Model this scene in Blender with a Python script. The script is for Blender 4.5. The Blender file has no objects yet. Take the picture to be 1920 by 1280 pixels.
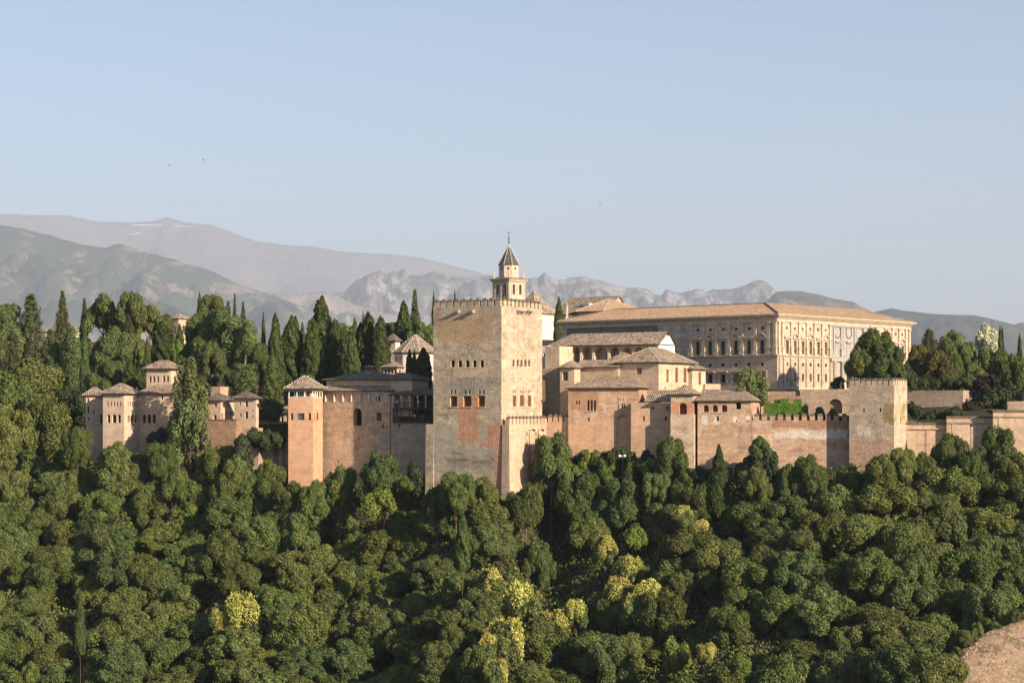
import bpy, bmesh, math, random
import numpy as np
from mathutils import Vector, noise as mnoise
R_ = math.radians
rng = np.random.default_rng(7)
random.seed(7)
scene = bpy.context.scene
col = scene.collection

# ------------------------------------------------------------------ camera, sky, sun, exposure
F, CX, HY = 3770.0, 960.0, 768.0            # focal length and centre in photo pixels, eye level row
cam_d = bpy.data.cameras.new('camera'); cam = bpy.data.objects.new('camera', cam_d); col.objects.link(cam)
cam_d.sensor_width = 36.0; cam_d.lens = 36.0 * F / 1920.0
cam_d.shift_y = (HY - 640.0) / 1920.0
cam_d.clip_start = 1.0; cam_d.clip_end = 250000.0
cam.location = (0, 0, 0); cam.rotation_euler = (R_(90), 0, 0)
scene.camera = cam

SUN_AZ, SUN_EL = 134.2, 21.0                # clockwise from the view direction
S = Vector((math.sin(R_(SUN_AZ)) * math.cos(R_(SUN_EL)), math.cos(R_(SUN_AZ)) * math.cos(R_(SUN_EL)), math.sin(R_(SUN_EL))))
w = bpy.data.worlds.new('World'); scene.world = w; w.use_nodes = True
wt = w.node_tree; wt.nodes.clear()
sky = wt.nodes.new('ShaderNodeTexSky'); sky.sky_type = 'NISHITA'; sky.sun_disc = False
sky.sun_elevation = R_(SUN_EL); sky.sun_rotation = R_(SUN_AZ)
sky.altitude = 700; sky.air_density = 1.0; sky.dust_density = 0.6; sky.ozone_density = 3.0
bg = wt.nodes.new('ShaderNodeBackground'); bg.inputs[1].default_value = 0.066
wo = wt.nodes.new('ShaderNodeOutputWorld')
wt.links.new(sky.outputs[0], bg.inputs[0]); wt.links.new(bg.outputs[0], wo.inputs[0])
sl = bpy.data.lights.new('sun', 'SUN'); sl.energy = 5.0; sl.angle = R_(0.5); sl.color = (1.0, 0.825, 0.635)
so = bpy.data.objects.new('sun', sl); col.objects.link(so); so.rotation_euler = S.to_track_quat('Z', 'Y').to_euler()
so.location = (300, -300, 200)
scene.view_settings.view_transform = 'Standard'; scene.view_settings.look = 'None'
scene.view_settings.gamma = 1.0; scene.view_settings.exposure = 1.22
scene.cycles.volume_bounces = 0; scene.cycles.max_bounces = 6
HAZE_DENSITY = 3.6e-5

# ------------------------------------------------------------------ materials
def newmat(name):
    m = bpy.data.materials.new(name); m.use_nodes = True; nt = m.node_tree; nt.nodes.clear()
    out = nt.nodes.new('ShaderNodeOutputMaterial'); b = nt.nodes.new('ShaderNodeBsdfPrincipled')
    nt.links.new(b.outputs[0], out.inputs[0]); b.inputs['Roughness'].default_value = 0.9
    b.inputs['Specular IOR Level'].default_value = 0.2
    return m, nt, b
class NT:
    def __init__(s, nt): s.nt = nt
    def n(s, t, **k):
        x = s.nt.nodes.new(t)
        for a, v in k.items(): setattr(x, a, v)
        return x
    def l(s, a, b): s.nt.links.new(a, b)
    def val(s, x, inp):
        if isinstance(x, (int, float)): inp.default_value = x
        else: s.l(x, inp)
    def math(s, op, a, b=0.0, c=0.0, clamp=False):
        x = s.n('ShaderNodeMath', operation=op, use_clamp=clamp)
        s.val(a, x.inputs[0]); s.val(b, x.inputs[1]); s.val(c, x.inputs[2]); return x.outputs[0]
    def mix(s, f, a, b, mode='MIX'):
        x = s.n('ShaderNodeMix', data_type='RGBA', blend_type=mode)
        s.val(f, x.inputs[0])
        for q, i in ((a, 6), (b, 7)):
            if isinstance(q, tuple): x.inputs[i].default_value = (*q[:3], 1)
            else: s.l(q, x.inputs[i])
        return x.outputs[2]
    def scaled(s, v, sc):
        x = s.n('ShaderNodeMapping'); x.inputs['Scale'].default_value = sc; s.l(v, x.inputs[0]); return x.outputs[0]
    def noise(s, v, scale, detail=6, rough=0.6, dist=0.0):
        x = s.n('ShaderNodeTexNoise'); s.l(v, x.inputs['Vector'])
        x.inputs['Scale'].default_value = scale; x.inputs['Detail'].default_value = detail
        x.inputs['Roughness'].default_value = rough; x.inputs['Distortion'].default_value = dist
        return x.outputs['Fac']
    def rng(s, v, a, b, c=0.0, d=1.0):
        x = s.n('ShaderNodeMapRange'); s.l(v, x.inputs[0])
        for i, q in enumerate((a, b, c, d)): x.inputs[i + 1].default_value = q
        return x.outputs[0]
    def pos(s): return s.n('ShaderNodeNewGeometry').outputs['Position']
    def bump(s, h, strength, dist, b):
        x = s.n('ShaderNodeBump'); x.inputs['Strength'].default_value = strength; x.inputs['Distance'].default_value = dist
        s.l(h, x.inputs['Height']); s.l(x.outputs[0], b.inputs['Normal'])

def wall_mat(name, base, c2, c3, band=0.5, fine=0.35, patches=(), dark=0.25, brick=0.0, bump=0.12, streak=0.3):
    """weathered rammed earth, brick or plaster; patches: (plane, px0, px1, py0, py1, colour, noise amplitude in m)"""
    m, nt, b = newmat(name); N = NT(nt); p = N.pos()
    base, c2, c3 = (tuple(min(0.82, q * k_) for q, k_ in zip(c_, (1.16, 1.25, 1.32))) for c_ in (base, c2, c3))
    n1 = N.noise(p, 0.16, 8, 0.62, 0.4)
    n0 = N.noise(N.scaled(p, (0.8, 0.8, 1.25)), 0.5, 10, 0.74, 0.5)
    c = N.mix(N.rng(n1, 0.42, 0.6), base, c2)
    c = N.mix(N.math('MULTIPLY', N.rng(n0, 0.50, 0.60), 0.62), c, N.mix(1.0, c, (1.28, 1.26, 1.22), 'MULTIPLY'))
    c = N.mix(N.math('MULTIPLY', N.rng(n0, 0.48, 0.38), 0.62), c, N.mix(1.0, c, (0.72, 0.69, 0.66), 'MULTIPLY'))
    nb = N.noise(N.scaled(p, (0.10, 0.10, 0.75)), 1.0, 8, 0.72, 0.8)
    c = N.mix(N.math('MULTIPLY', N.rng(nb, 0.47, 0.64), band), c, c3)
    for k, (pl, x0, x1, y0, y1, colr, amp) in enumerate(patches):
        colr = tuple(min(0.82, q * 1.2) for q in colr)
        s0, s1 = sorted((pl.s(x0), pl.s(x1))); ym = (y0 + y1) / 2
        za, zb = pl.z((s0 + s1) / 2, y1), pl.z((s0 + s1) / 2, y0)
        dn = N.n('ShaderNodeVectorMath', operation='DOT_PRODUCT'); N.l(p, dn.inputs[0]); dn.inputs[1].default_value = (*pl.d, 0)
        off = pl.o[0] * pl.d[0] + pl.o[1] * pl.d[1]
        sx = N.n('ShaderNodeSeparateXYZ'); N.l(p, sx.inputs[0])
        sh = N.n('ShaderNodeVectorMath', operation='ADD'); N.l(p, sh.inputs[0]); sh.inputs[1].default_value = (13.7 * k, 5.1 * k, 0)
        nz = N.math('MULTIPLY', N.math('SUBTRACT', N.noise(sh.outputs[0], 0.55, 9, 0.72), 0.5), amp * 3.4)
        nz2 = N.math('MULTIPLY', N.math('SUBTRACT', N.noise(sh.outputs[0], 0.41, 9, 0.72), 0.5), amp * 3.4)
        ss = N.math('ADD', N.math('SUBTRACT', dn.outputs['Value'], off), nz)
        zz = N.math('ADD', sx.outputs[2], nz2)
        a = N.math('SUBTRACT', (s1 - s0) / 2, N.math('ABSOLUTE', N.math('SUBTRACT', ss, (s0 + s1) / 2)))
        bb = N.math('SUBTRACT', (zb - za) / 2, N.math('ABSOLUTE', N.math('SUBTRACT', zz, (za + zb) / 2)))
        msk = N.rng(N.math('MINIMUM', a, bb), 0.0, 0.25)
        # keep some of the banding inside the patch
        cc = N.mix(N.math('MULTIPLY', N.rng(nb, 0.45, 0.7), 0.35), colr, tuple(q * 0.72 for q in colr))
        c = N.mix(N.math('MULTIPLY', msk, 0.95), c, cc)
    if patches: c = N.mix(N.math('MULTIPLY', N.rng(n0, 0.49, 0.40), 0.5), c, N.mix(1.0, c, (0.74, 0.72, 0.70), 'MULTIPLY')); c = N.mix(N.math('MULTIPLY', N.rng(n0, 0.52, 0.60), 0.5), c, N.mix(1.0, c, (1.25, 1.24, 1.2), 'MULTIPLY'))
    st = N.noise(N.scaled(p, (1.1, 1.1, 0.07)), 1.0, 5, 0.6)
    c = N.mix(N.math('MULTIPLY', N.rng(st, 0.5, 0.75), streak), c, N.mix(1.0, c, (0.55, 0.52, 0.5), 'MULTIPLY'))
    nd = N.noise(N.scaled(p, (0.7, 0.7, 1.8)), 1.0, 8, 0.75)
    c = N.mix(N.math('MULTIPLY', N.rng(nd, 0.56, 0.68), dark), c, N.mix(1.0, c, (0.42, 0.38, 0.34), 'MULTIPLY'))
    nf = N.noise(p, 3.0, 6, 0.7)
    v = N.rng(nf, 0.25, 0.75, 1.0 - fine, 1.0 + fine * 0.8)
    cm = N.n('ShaderNodeVectorMath', operation='SCALE'); N.l(c, cm.inputs[0]); N.l(v, cm.inputs['Scale'])
    cf = cm.outputs[0]
    hgt = N.math('ADD', nf, N.math('MULTIPLY', nb, 1.5))
    if brick > 0:
        br = N.n('ShaderNodeTexBrick'); sx = N.n('ShaderNodeSeparateXYZ'); N.l(p, sx.inputs[0])
        cb = N.n('ShaderNodeCombineXYZ'); N.l(N.math('ADD', sx.outputs[0], N.math('MULTIPLY', sx.outputs[1], 0.5)), cb.inputs[0]); N.l(sx.outputs[2], cb.inputs[1])
        N.l(cb.outputs[0], br.inputs['Vector']); br.inputs['Scale'].default_value = 1.0
        br.inputs['Color1'].default_value = (1, 1, 1, 1); br.inputs['Color2'].default_value = (0.78, 0.75, 0.72, 1); br.inputs['Mortar'].default_value = (0.5, 0.5, 0.5, 1)
        br.inputs['Brick Width'].default_value = 1.1; br.inputs['Row Height'].default_value = 0.5; br.inputs['Mortar Size'].default_value = 0.05
        cf = N.mix(brick, cf, N.mix(1.0, cf, br.outputs[0], 'MULTIPLY'))
    N.l(cf, b.inputs['Base Color']); N.bump(hgt, 0.6, bump, b)
    return m

def plain(name, c, rough=0.85, var=0.25, scale=1.5, metal=0.0):
    m, nt, b = newmat(name); N = NT(nt)
    f = N.noise(N.pos(), scale, 5, 0.65)
    N.l(N.mix(N.rng(f, 0.35, 0.65), tuple(q * (1 - var) for q in c), tuple(min(1, q * (1 + var * 0.5)) for q in c)), b.inputs['Base Color'])
    b.inputs['Roughness'].default_value = rough; b.inputs['Metallic'].default_value = metal
    return m

def tile_mat(name, c1, c2, c3, period=0.42):
    m, nt, b = newmat(name); N = NT(nt)
    uv = N.n('ShaderNodeUVMap'); uv.uv_map = 'UVMap'; p = N.pos()
    sx = N.n('ShaderNodeSeparateXYZ'); N.l(uv.outputs[0], sx.inputs[0])
    u = N.math('DIVIDE', sx.outputs[0], period); vv = N.math('DIVIDE', sx.outputs[1], 0.55)
    wv = N.math('SINE', N.math('MULTIPLY', u, 2 * math.pi))
    cell = N.n('ShaderNodeCombineXYZ'); N.l(N.math('FLOOR', u), cell.inputs[0]); N.l(N.math('FLOOR', vv), cell.inputs[1])
    wn = N.n('ShaderNodeTexWhiteNoise', noise_dimensions='2D'); N.l(cell.outputs[0], wn.inputs['Vector'])
    c = N.mix(wn.outputs['Value'], c1, c2)
    big = N.noise(p, 0.35, 7, 0.7)
    c = N.mix(N.math('MULTIPLY', N.rng(big, 0.45, 0.68), 0.6), c, c3)
    sh = N.rng(wv, -1, 1, 0.55, 1.15)
    cm = N.n('ShaderNodeVectorMath', operation='SCALE'); N.l(c, cm.inputs[0]); N.l(sh, cm.inputs['Scale'])
    N.l(cm.outputs[0], b.inputs['Base Color'])
    row = N.math('FRACT', vv)
    N.bump(N.math('ADD', wv, N.math('MULTIPLY', row, 0.7)), 0.7, 0.12, b)
    return m

def foliage(name, c1, c2, c3=None, trans=0.14, objvar=0.24):
    m, nt, b = newmat(name); N = NT(nt)
    geo = N.n('ShaderNodeNewGeometry'); oi = N.n('ShaderNodeObjectInfo')
    c = N.mix(geo.outputs['Random Per Island'], c1, c2)
    if c3: 
        c = N.mix(N.rng(N.noise(geo.outputs['Position'], 0.22, 4, 0.6), 0.5, 0.68), c, c3)
    cl = N.noise(geo.outputs['Position'], 0.9, 3, 0.6)
    f = N.math('MULTIPLY', N.rng(oi.outputs['Random'], 0, 1, 1.95 * (1 - objvar), 1.95 * (1 + objvar)), N.rng(cl, 0.3, 0.7, 0.62, 1.38))
    cm = N.n('ShaderNodeVectorMath', operation='SCALE'); N.l(c, cm.inputs[0]); N.l(f, cm.inputs['Scale'])
    hs = N.n('ShaderNodeHueSaturation'); N.l(cm.outputs[0], hs.inputs['Color'])
    r2 = N.math('FRACT', N.math('MULTIPLY', oi.outputs['Random'], 37.31))
    N.l(N.rng(r2, 0, 1, 0.477, 0.517), hs.inputs['Hue'])
    N.l(hs.outputs[0], b.inputs['Base Color']); b.inputs['Roughness'].default_value = 0.7
    tr = N.n('ShaderNodeBsdfTranslucent'); N.l(hs.outputs[0], tr.inputs['Color'])
    mx = N.n('ShaderNodeMixShader'); mx.inputs[0].default_value = trans
    out = [x for x in nt.nodes if x.type == 'OUTPUT_MATERIAL'][0]
    N.l(b.outputs[0], mx.inputs[1]); N.l(tr.outputs[0], mx.inputs[2]); N.l(mx.outputs[0], out.inputs[0])
    return m

# ------------------------------------------------------------------ frames, planes, mesh builder
class Plane:
    """a vertical wall plane: origin o, direction d along the wall, outward normal n (all horizontal)"""
    def __init__(s, o, d, n): s.o, s.d, s.n = o, d, n
    def s(s_, px):
        k = px - CX; o, d = s_.o, s_.d
        return (k * o[1] - F * o[0]) / (F * d[0] - k * d[1])
    def y(s, t): return s.o[1] + t * s.d[1]
    def z(s, t, py): return (HY - py) * s.y(t) / F
    def pt(s, t, z, out=0.0): return (s.o[0] + t * s.d[0] + out * s.n[0], s.o[1] + t * s.d[1] + out * s.n[1], z)
    def moved(s, out): return Plane((s.o[0] + out * s.n[0], s.o[1] + out * s.n[1]), s.d, s.n)
class Frame:
    """near corner at photo column px and depth Y; left face runs along L, right face along Rr"""
    def __init__(s, px, Y, th):
        t = R_(th); s.o = ((px - CX) * Y / F, Y); s.L = (-math.cos(t), math.sin(t)); s.Rr = (math.sin(t), math.cos(t))
        s.N = Plane(s.o, s.L, (-s.Rr[0], -s.Rr[1])); s.W = Plane(s.o, s.Rr, (-s.L[0], -s.L[1]))
    def pt(s, u, v, z): return (s.o[0] + u * s.L[0] + v * s.Rr[0], s.o[1] + u * s.L[1] + v * s.Rr[1], z)
    def z(s, py): return (HY - py) * s.o[1] / F

ORIG = {}
class MB:
    def __init__(s): s.v = []; s.f = []; s.m = []; s.uv = []
    def poly(s, pts, mi=0, uv=None):
        i = len(s.v); s.v += [tuple(p) for p in pts]; s.f.append(tuple(range(i, i + len(pts)))); s.m.append(mi)
        s.uv.append(uv if uv else [(0, 0)] * len(pts))
    def hexa(s, b, t, mi=0):
        s.poly(b[::-1], mi); s.poly(t, mi); n = len(b)
        for i in range(n): s.poly([b[i], b[(i + 1) % n], t[(i + 1) % n], t[i]], mi)
    def fbox(s, fr, u0, u1, v0, v1, z0, z1, mi=0):
        c = [(u0, v0), (u1, v0), (u1, v1), (u0, v1)]
        s.hexa([fr.pt(u, v, z0) for u, v in c], [fr.pt(u, v, z1) for u, v in c], mi)
    def pbox(s, pl, s0, s1, z0, z1, o0, o1, mi=0):
        """box on a plane: along s0..s1, height z0..z1, from o0 to o1 out of the wall"""
        c = [(s0, o0), (s1, o0), (s1, o1), (s0, o1)]
        s.hexa([pl.pt(a, z0, o) for a, o in c], [pl.pt(a, z1, o) for a, o in c], mi)
    def tube(s, p0, p1, r0, r1, n=8, mi=0):
        a, b = Vector(p0), Vector(p1); d = (b - a).normalized()
        x = d.orthogonal().normalized(); y = d.cross(x)
        A = [a + (x * math.cos(6.28319 * k / n) + y * math.sin(6.28319 * k / n)) * r0 for k in range(n)]
        B = [b + (x * math.cos(6.28319 * k / n) + y * math.sin(6.28319 * k / n)) * r1 for k in range(n)]
        s.hexa(A, B, mi)
    def build(s, name, mats, parent=None, smooth=False):
        me = bpy.data.meshes.new(name); ox, oy, oz = ORIG.get(parent, (0, 0, 0)) if parent else (0, 0, 0)
        me.from_pydata([(x - ox, y - oy, z - oz) for x, y, z in s.v], [], s.f)
        if not isinstance(mats, (list, tuple)): mats = [mats]
        for q in mats: me.materials.append(q)
        me.polygons.foreach_set('material_index', s.m)
        if any(any(a != (0, 0) for a in u) for u in s.uv):
            ul = me.uv_layers.new(name='UVMap'); ul.data.foreach_set('uv', [c for u in s.uv for q in u for c in q])
        if smooth: me.polygons.foreach_set('use_smooth', [True] * len(s.f))
        me.update()
        o = bpy.data.objects.new(name, me); col.objects.link(o)
        if parent: o.parent = parent
        ORIG[o] = (ox, oy, oz)
        return o
def tag(o, label=None, cat=None, group=None, kind=None):
    for k, v in (('label', label), ('category', cat), ('group', group), ('kind', kind)):
        if v: o[k] = v
    return o
def thing(name, label, cat, loc, group=None):
    o = bpy.data.objects.new(name, None); col.objects.link(o); o.location = loc; ORIG[o] = tuple(loc)
    o.empty_display_size = 1.0
    return tag(o, label, cat, group)

# ------------------------------------------------------------------ walls with openings
def outline(s0, s1, z0, z1, kind, n=10):
    w_, h = s1 - s0, z1 - z0; cx = (s0 + s1) / 2
    if kind in ('arch', 'sarch'):
        rise = min(w_ / 2, h * 0.8) if kind == 'arch' else w_ * 0.16
        top = [(cx + w_ / 2 * math.cos(math.pi * k / n), z1 - rise + rise * math.sin(math.pi * k / n)) for k in range(n + 1)]
        return [(s0, z0), (s1, z0)] + top, [(s0, z1 - rise)] and top
    if kind == 'round':
        pts = [(cx + w_ / 2 * math.cos(2 * math.pi * k / 20), (z0 + z1) / 2 + h / 2 * math.sin(2 * math.pi * k / 20)) for k in range(20)]
        return pts, None
    return [(s0, z0), (s1, z0), (s1, z1), (s0, z1)], None

def facade(mb, pl, s0, s1, z0, z1, ops, mi=0):
    xs = sorted({s0, s1} | {q for o in ops for q in (o['s0'], o['s1']) if s0 < q < s1})
    zs = sorted({z0, z1} | {q for o in ops for q in (o['z0'], o['z1']) if z0 < q < z1})
    for i in range(len(xs) - 1):
        for j in range(len(zs) - 1):
            xc, zc = (xs[i] + xs[i + 1]) / 2, (zs[j] + zs[j + 1]) / 2
            if any(o['s0'] < xc < o['s1'] and o['z0'] < zc < o['z1'] for o in ops): continue
            mb.poly([pl.pt(xs[i], zs[j]), pl.pt(xs[i + 1], zs[j]), pl.pt(xs[i + 1], zs[j + 1]), pl.pt(xs[i], zs[j + 1])], mi)
    for o in ops:
        pts, top = outline(o['s0'], o['s1'], o['z0'], o['z1'], o['kind'])
        if o['kind'] in ('arch', 'sarch'):
            for a, b in zip(top[:-1], top[1:]):
                mb.poly([pl.pt(*a), pl.pt(*b), pl.pt(b[0], o['z1']), pl.pt(a[0], o['z1'])], mi)
        elif o['kind'] == 'round':
            for k in range(20):
                a, b = pts[k], pts[(k + 1) % 20]; ze = o['z1'] if k < 10 else o['z0']
                mb.poly([pl.pt(*a), pl.pt(*b), pl.pt(b[0], ze), pl.pt(a[0], ze)], mi)
        d = o['d']
        for k in range(len(pts)):
            a, b = pts[k], pts[(k + 1) % len(pts)]
            if abs(a[0] - b[0]) + abs(a[1] - b[1]) < 1e-6: continue
            mb.poly([pl.pt(*a), pl.pt(*b), pl.pt(*b, -d), pl.pt(*a, -d)], mi)

M = {}
def window(parent, pl, o):
    if 'lattice' not in M: M['lattice'] = plain('lattice_wood', (0.27, 0.13, 0.075), 0.8, 0.3)
    """the pane (and lattice) that closes an opening"""
    st = o['st']; pts, _ = outline(o['s0'], o['s1'], o['z0'], o['z1'], o['kind']); d = o['d'] - 0.02
    mb = MB(); mb.poly([pl.pt(a, z, -d) for a, z in pts])
    nm = {'blind': 'niche', 'plaster': 'gallery_wall'}.get(st, 'window')
    mat = {'dark': M['void'], 'lat': M['void'], 'green': M['shutter'], 'blind': o.get('mat') or M['plaster'], 'plaster': M['gallery'], 'red': M['redwood'], 'glass': M['glass'], 'tan': M['blindtan']}[st]
    wobj = mb.build(nm, mat, parent)
    W_, H_ = o['s1'] - o['s0'], o['z1'] - o['z0']
    if st == 'lat':
        g = MB(); n = max(2, int(W_ / 0.28)); k = max(3, int(H_ / 0.3)); t = 0.045
        for i in range(1, n): x = o['s0'] + W_ * i / n; g.pbox(pl, x - t, x + t, o['z0'], o['z1'] - 0.05, -d + 0.02, -d + 0.1)
        g.pbox(pl, o['s0'], o['s0'] + 0.12, o['z0'], o['z1'], -d + 0.03, -d + 0.16); g.pbox(pl, o['s1'] - 0.12, o['s1'], o['z0'], o['z1'], -d + 0.03, -d + 0.16)
        for i in range(1, k): z = o['z0'] + H_ * i / k; g.pbox(pl, o['s0'], o['s1'], z - t, z + t, -d + 0.025, -d + 0.11)
        g.build('lattice', M['lattice'], wobj)
    elif st in ('glass', 'tan') or (st == 'dark' and W_ > 0.9 and o['kind'] == 'rect' and o.get('frame', True)):
        g = MB(); t = 0.05
        for x in (o['s0'], (o['s0'] + o['s1']) / 2 - t, o['s1'] - 2 * t): g.pbox(pl, x, x + 2 * t, o['z0'], o['z1'], -d + 0.02, -d + 0.09)
        g.pbox(pl, o['s0'], o['s1'], o['z1'] - 0.1, o['z1'], -d + 0.025, -d + 0.095)
        g.build('window_frame', M['wood'], wobj)
    if o.get('sill'):
        g = MB(); g.pbox(pl, o['s0'] - 0.15, o['s1'] + 0.15, o['z0'] - 0.18, o['z0'] - 0.003, -0.02, 0.14); g.build('sill', M['stone_light'], wobj)
    return wobj

def ops_px(pl, lst, depth=0.45):
    """openings given in photo pixels: (x0, x1, y0, y1, kind, style[, extra])"""
    r = []
    for q in lst:
        x0, x1, y0, y1, kind, st = q[:6]; e = q[6] if len(q) > 6 else {}
        a, b = sorted((pl.s(x0), pl.s(x1))); m = (a + b) / 2
        o = dict(s0=a, s1=b, z0=pl.z(m, y1), z1=pl.z(m, y0), kind=kind, st=st, d=depth); o.update(e); r.append(o)
    return r

def add_roof(root, fr, u0, u1, v0, v1, ze, zr, axis='u', ins=(3, 3), over=0.6, mat=None, thick=0.22, name='roof', ridge=True, ridge_v=None):
    """tiled hip or gable roof; ins = how far the ridge ends stand in from each end (0 = gable)"""
    mat = mat or M['tile']; a0, a1, b0, b1 = u0 - over, u1 + over, v0 - over, v1 + over
    L_ = (u1 - u0) if axis == 'u' else (v1 - v0); ins = tuple(min(q, L_ / 2 - 0.05) for q in ins)
    if axis == 'u':
        vm = ridge_v if ridge_v is not None else (v0 + v1) / 2
        r1, r2 = (u0 + ins[0] - (over if ins[0] == 0 else 0), vm), (u1 - ins[1] + (over if ins[1] == 0 else 0), vm)
        P = [(a0, b0), (a1, b0), (a1, b1), (a0, b1)]
        faces = [(P[0], P[1], r2, r1), (P[2], P[3], r1, r2), (P[3], P[0], r1), (P[1], P[2], r2)]
    else:
        um = (u0 + u1) / 2
        r1, r2 = (um, v0 + ins[0] - (over if ins[0] == 0 else 0)), (um, v1 - ins[1] + (over if ins[1] == 0 else 0))
        P = [(a0, b0), (a1, b0), (a1, b1), (a0, b1)]
        faces = [(P[0], P[1], r1), (P[1], P[2], r2, r1), (P[2], P[3], r2), (P[3], P[0], r1, r2)]
    mb = MB(); RP = {r1, r2}; gb = MB()
    for f in faces:
        if len(f) == 3 and ((f[2] == r1 and ins[0] == 0) or (f[2] == r2 and ins[1] == 0)):
            sg = (over if f[2] == r1 else -over); cl = [(q[0] + sg, q[1]) if axis == 'u' else (q[0], q[1] + sg) for q in f]
            gb.poly([fr.pt(*cl[0], ze), fr.pt(*cl[1], ze), fr.pt(*cl[2], zr)]); continue
        pts = [Vector(fr.pt(q[0], q[1], (zr if q in RP else ze) + thick)) for q in f]
        e = (pts[1] - pts[0]).normalized(); nn = e.cross(pts[2] - pts[0]).normalized(); up = nn.cross(e)
        if up.z < 0: up = -up
        uv = [((p - pts[0]).dot(e), (p - pts[0]).dot(up)) for p in pts]
        mb.poly(pts, 0, uv)
        if not (len(f) == 3 and (axis == 'u') and ((f[2] == r1 and ins[0] == 0) or (f[2] == r2 and ins[1] == 0))):
            mb.poly([Vector(p) - Vector((0, 0, thick)) for p in pts][::-1], 1)
    for i in range(4):
        a, b = P[i], P[(i + 1) % 4]
        mb.poly([fr.pt(*a, ze), fr.pt(*b, ze), fr.pt(*b, ze + thick), fr.pt(*a, ze + thick)], 1)
    ro = mb.build(name, [mat, M['eave']], root)
    if gb.f: gb.build('gable', M['plaster'], root)
    if ridge:
        g = MB()
        lines = [(r1, r2, True)] + [(P[i], (r1 if ((i in (0, 3)) if axis == 'u' else (i in (0, 1))) else r2), False) for i in range(4)]
        for a, b, top in lines:
            A = Vector(fr.pt(*a, (zr if top else ze) + thick)); B = Vector(fr.pt(*b, zr + thick)); L = (B - A).length
            if L < 0.3: continue
            n = max(2, int(L / 0.75)); d = (B - A) / n
            for k in range(n): g.tube(A + d * k, A + d * (k + 0.62), 0.13, 0.11, 5)
        if g.f: g.build('ridge_tiles', M['mortar'], ro)
    return ro

def battlement(root, pl, s0, s1, n, z0, h, wr=0.66, th=0.6, cap=0.45, mat=None, round_=False, topw=0.5):
    """a row of merlons along a plane, each a mesh of its own; shares one mesh per row"""
    step = (s1 - s0) / n; wm = step * wr; mb = MB(); base = pl.pt(0, 0)
    q = Plane((0, 0), pl.d, pl.n)
    mb.pbox(q, 0, wm, 0, h, -th, 0.0, 0)
    if round_:
        for k in range(6):
            a0, a1 = math.pi * k / 6, math.pi * (k + 1) / 6
            pa = (wm / 2 - wm * 0.54 * math.cos(a0), h + cap * math.sin(a0)); pb = (wm / 2 - wm * 0.54 * math.cos(a1), h + cap * math.sin(a1))
            mb.poly([q.pt(*pa, 0.04), q.pt(*pb, 0.04), q.pt(*pb, -th - 0.04), q.pt(*pa, -th - 0.04)], 1)
            for oo in (0.04, -th - 0.04): mb.poly([q.pt(wm / 2, h, oo), q.pt(*pa, oo), q.pt(*pb, oo)], 1)
        mb.pbox(q, -0.03 * wm, wm * 1.03, h - 0.12, h, -th - 0.04, 0.04, 1)
    else:
        e = 0.05; b = [q.pt(-e, h, e), q.pt(wm + e, h, e), q.pt(wm + e, h, -th - e), q.pt(-e, h, -th - e)]
        b2 = [(x, y, z + 0.12) for x, y, z in b]; mb.hexa(b, b2, 1)
        cw_ = 0.5 - topw / 2; ap = [q.pt(wm * cw_, h + cap, -th * cw_), q.pt(wm * (1 - cw_), h + cap, -th * cw_), q.pt(wm * (1 - cw_), h + cap, -th * (1 - cw_)), q.pt(wm * cw_, h + cap, -th * (1 - cw_))]
        mb.hexa(b2, ap, 1)
    first = mb.build('merlon', [mat, M['cap']], root); ox, oy, oz = ORIG[root]
    # vertices were shifted by the root origin; undo and place by location
    me = first.data; me.transform(__import__('mathutils').Matrix.Translation((ox, oy, oz)))
    for k in range(n):
        o = first if k == 0 else first.copy()
        if k: col.objects.link(o); o.parent = root
        p = pl.pt(s0 + step * (k + (1 - wr) / 2), z0)
        o.location = (p[0] - ox, p[1] - oy, p[2] - oz)

def building(name, label, cat, px, Y, th, pl, pr, pyt, pyb, mat, depth=None, width=None, Nops=(), Wops=(), roof=None, group=None, dd=0.45, top=True, far=True):
    fr = Frame(px, Y, th); U = fr.N.s(pl) if pl is not None else width; V = fr.W.s(pr) if pr is not None else depth
    zt, zb = fr.z(pyt), fr.z(pyb)
    root = thing(name, label, cat, fr.pt(U / 2, V / 2, zb), group)
    mb = MB(); on = ops_px(fr.N, Nops, dd); ow = ops_px(fr.W, Wops, dd)
    facade(mb, fr.N, 0, U, zb, zt, on); facade(mb, fr.W, 0, V, zb, zt, ow)
    mb.poly([fr.pt(U, 0, zb), fr.pt(U, V, zb), fr.pt(U, V, zt), fr.pt(U, 0, zt)])
    mb.poly([fr.pt(0, V, zb), fr.pt(U, V, zb), fr.pt(U, V, zt), fr.pt(0, V, zt)])
    if top: mb.poly([fr.pt(0, 0, zt), fr.pt(U, 0, zt), fr.pt(U, V, zt), fr.pt(0, V, zt)])
    mb.build('wall', mat, root)
    for o in on: window(root, fr.N, o)
    for o in ow: window(root, fr.W, o)
    if roof:
        r = dict(roof); zr = (HY - r.pop('py')) * fr.pt(U / 2, V / 2, 0)[1] / F
        add_roof(root, fr, 0, U, 0, V, zt, zr, **r)
    return root, fr, U, V, zt, zb

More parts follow.
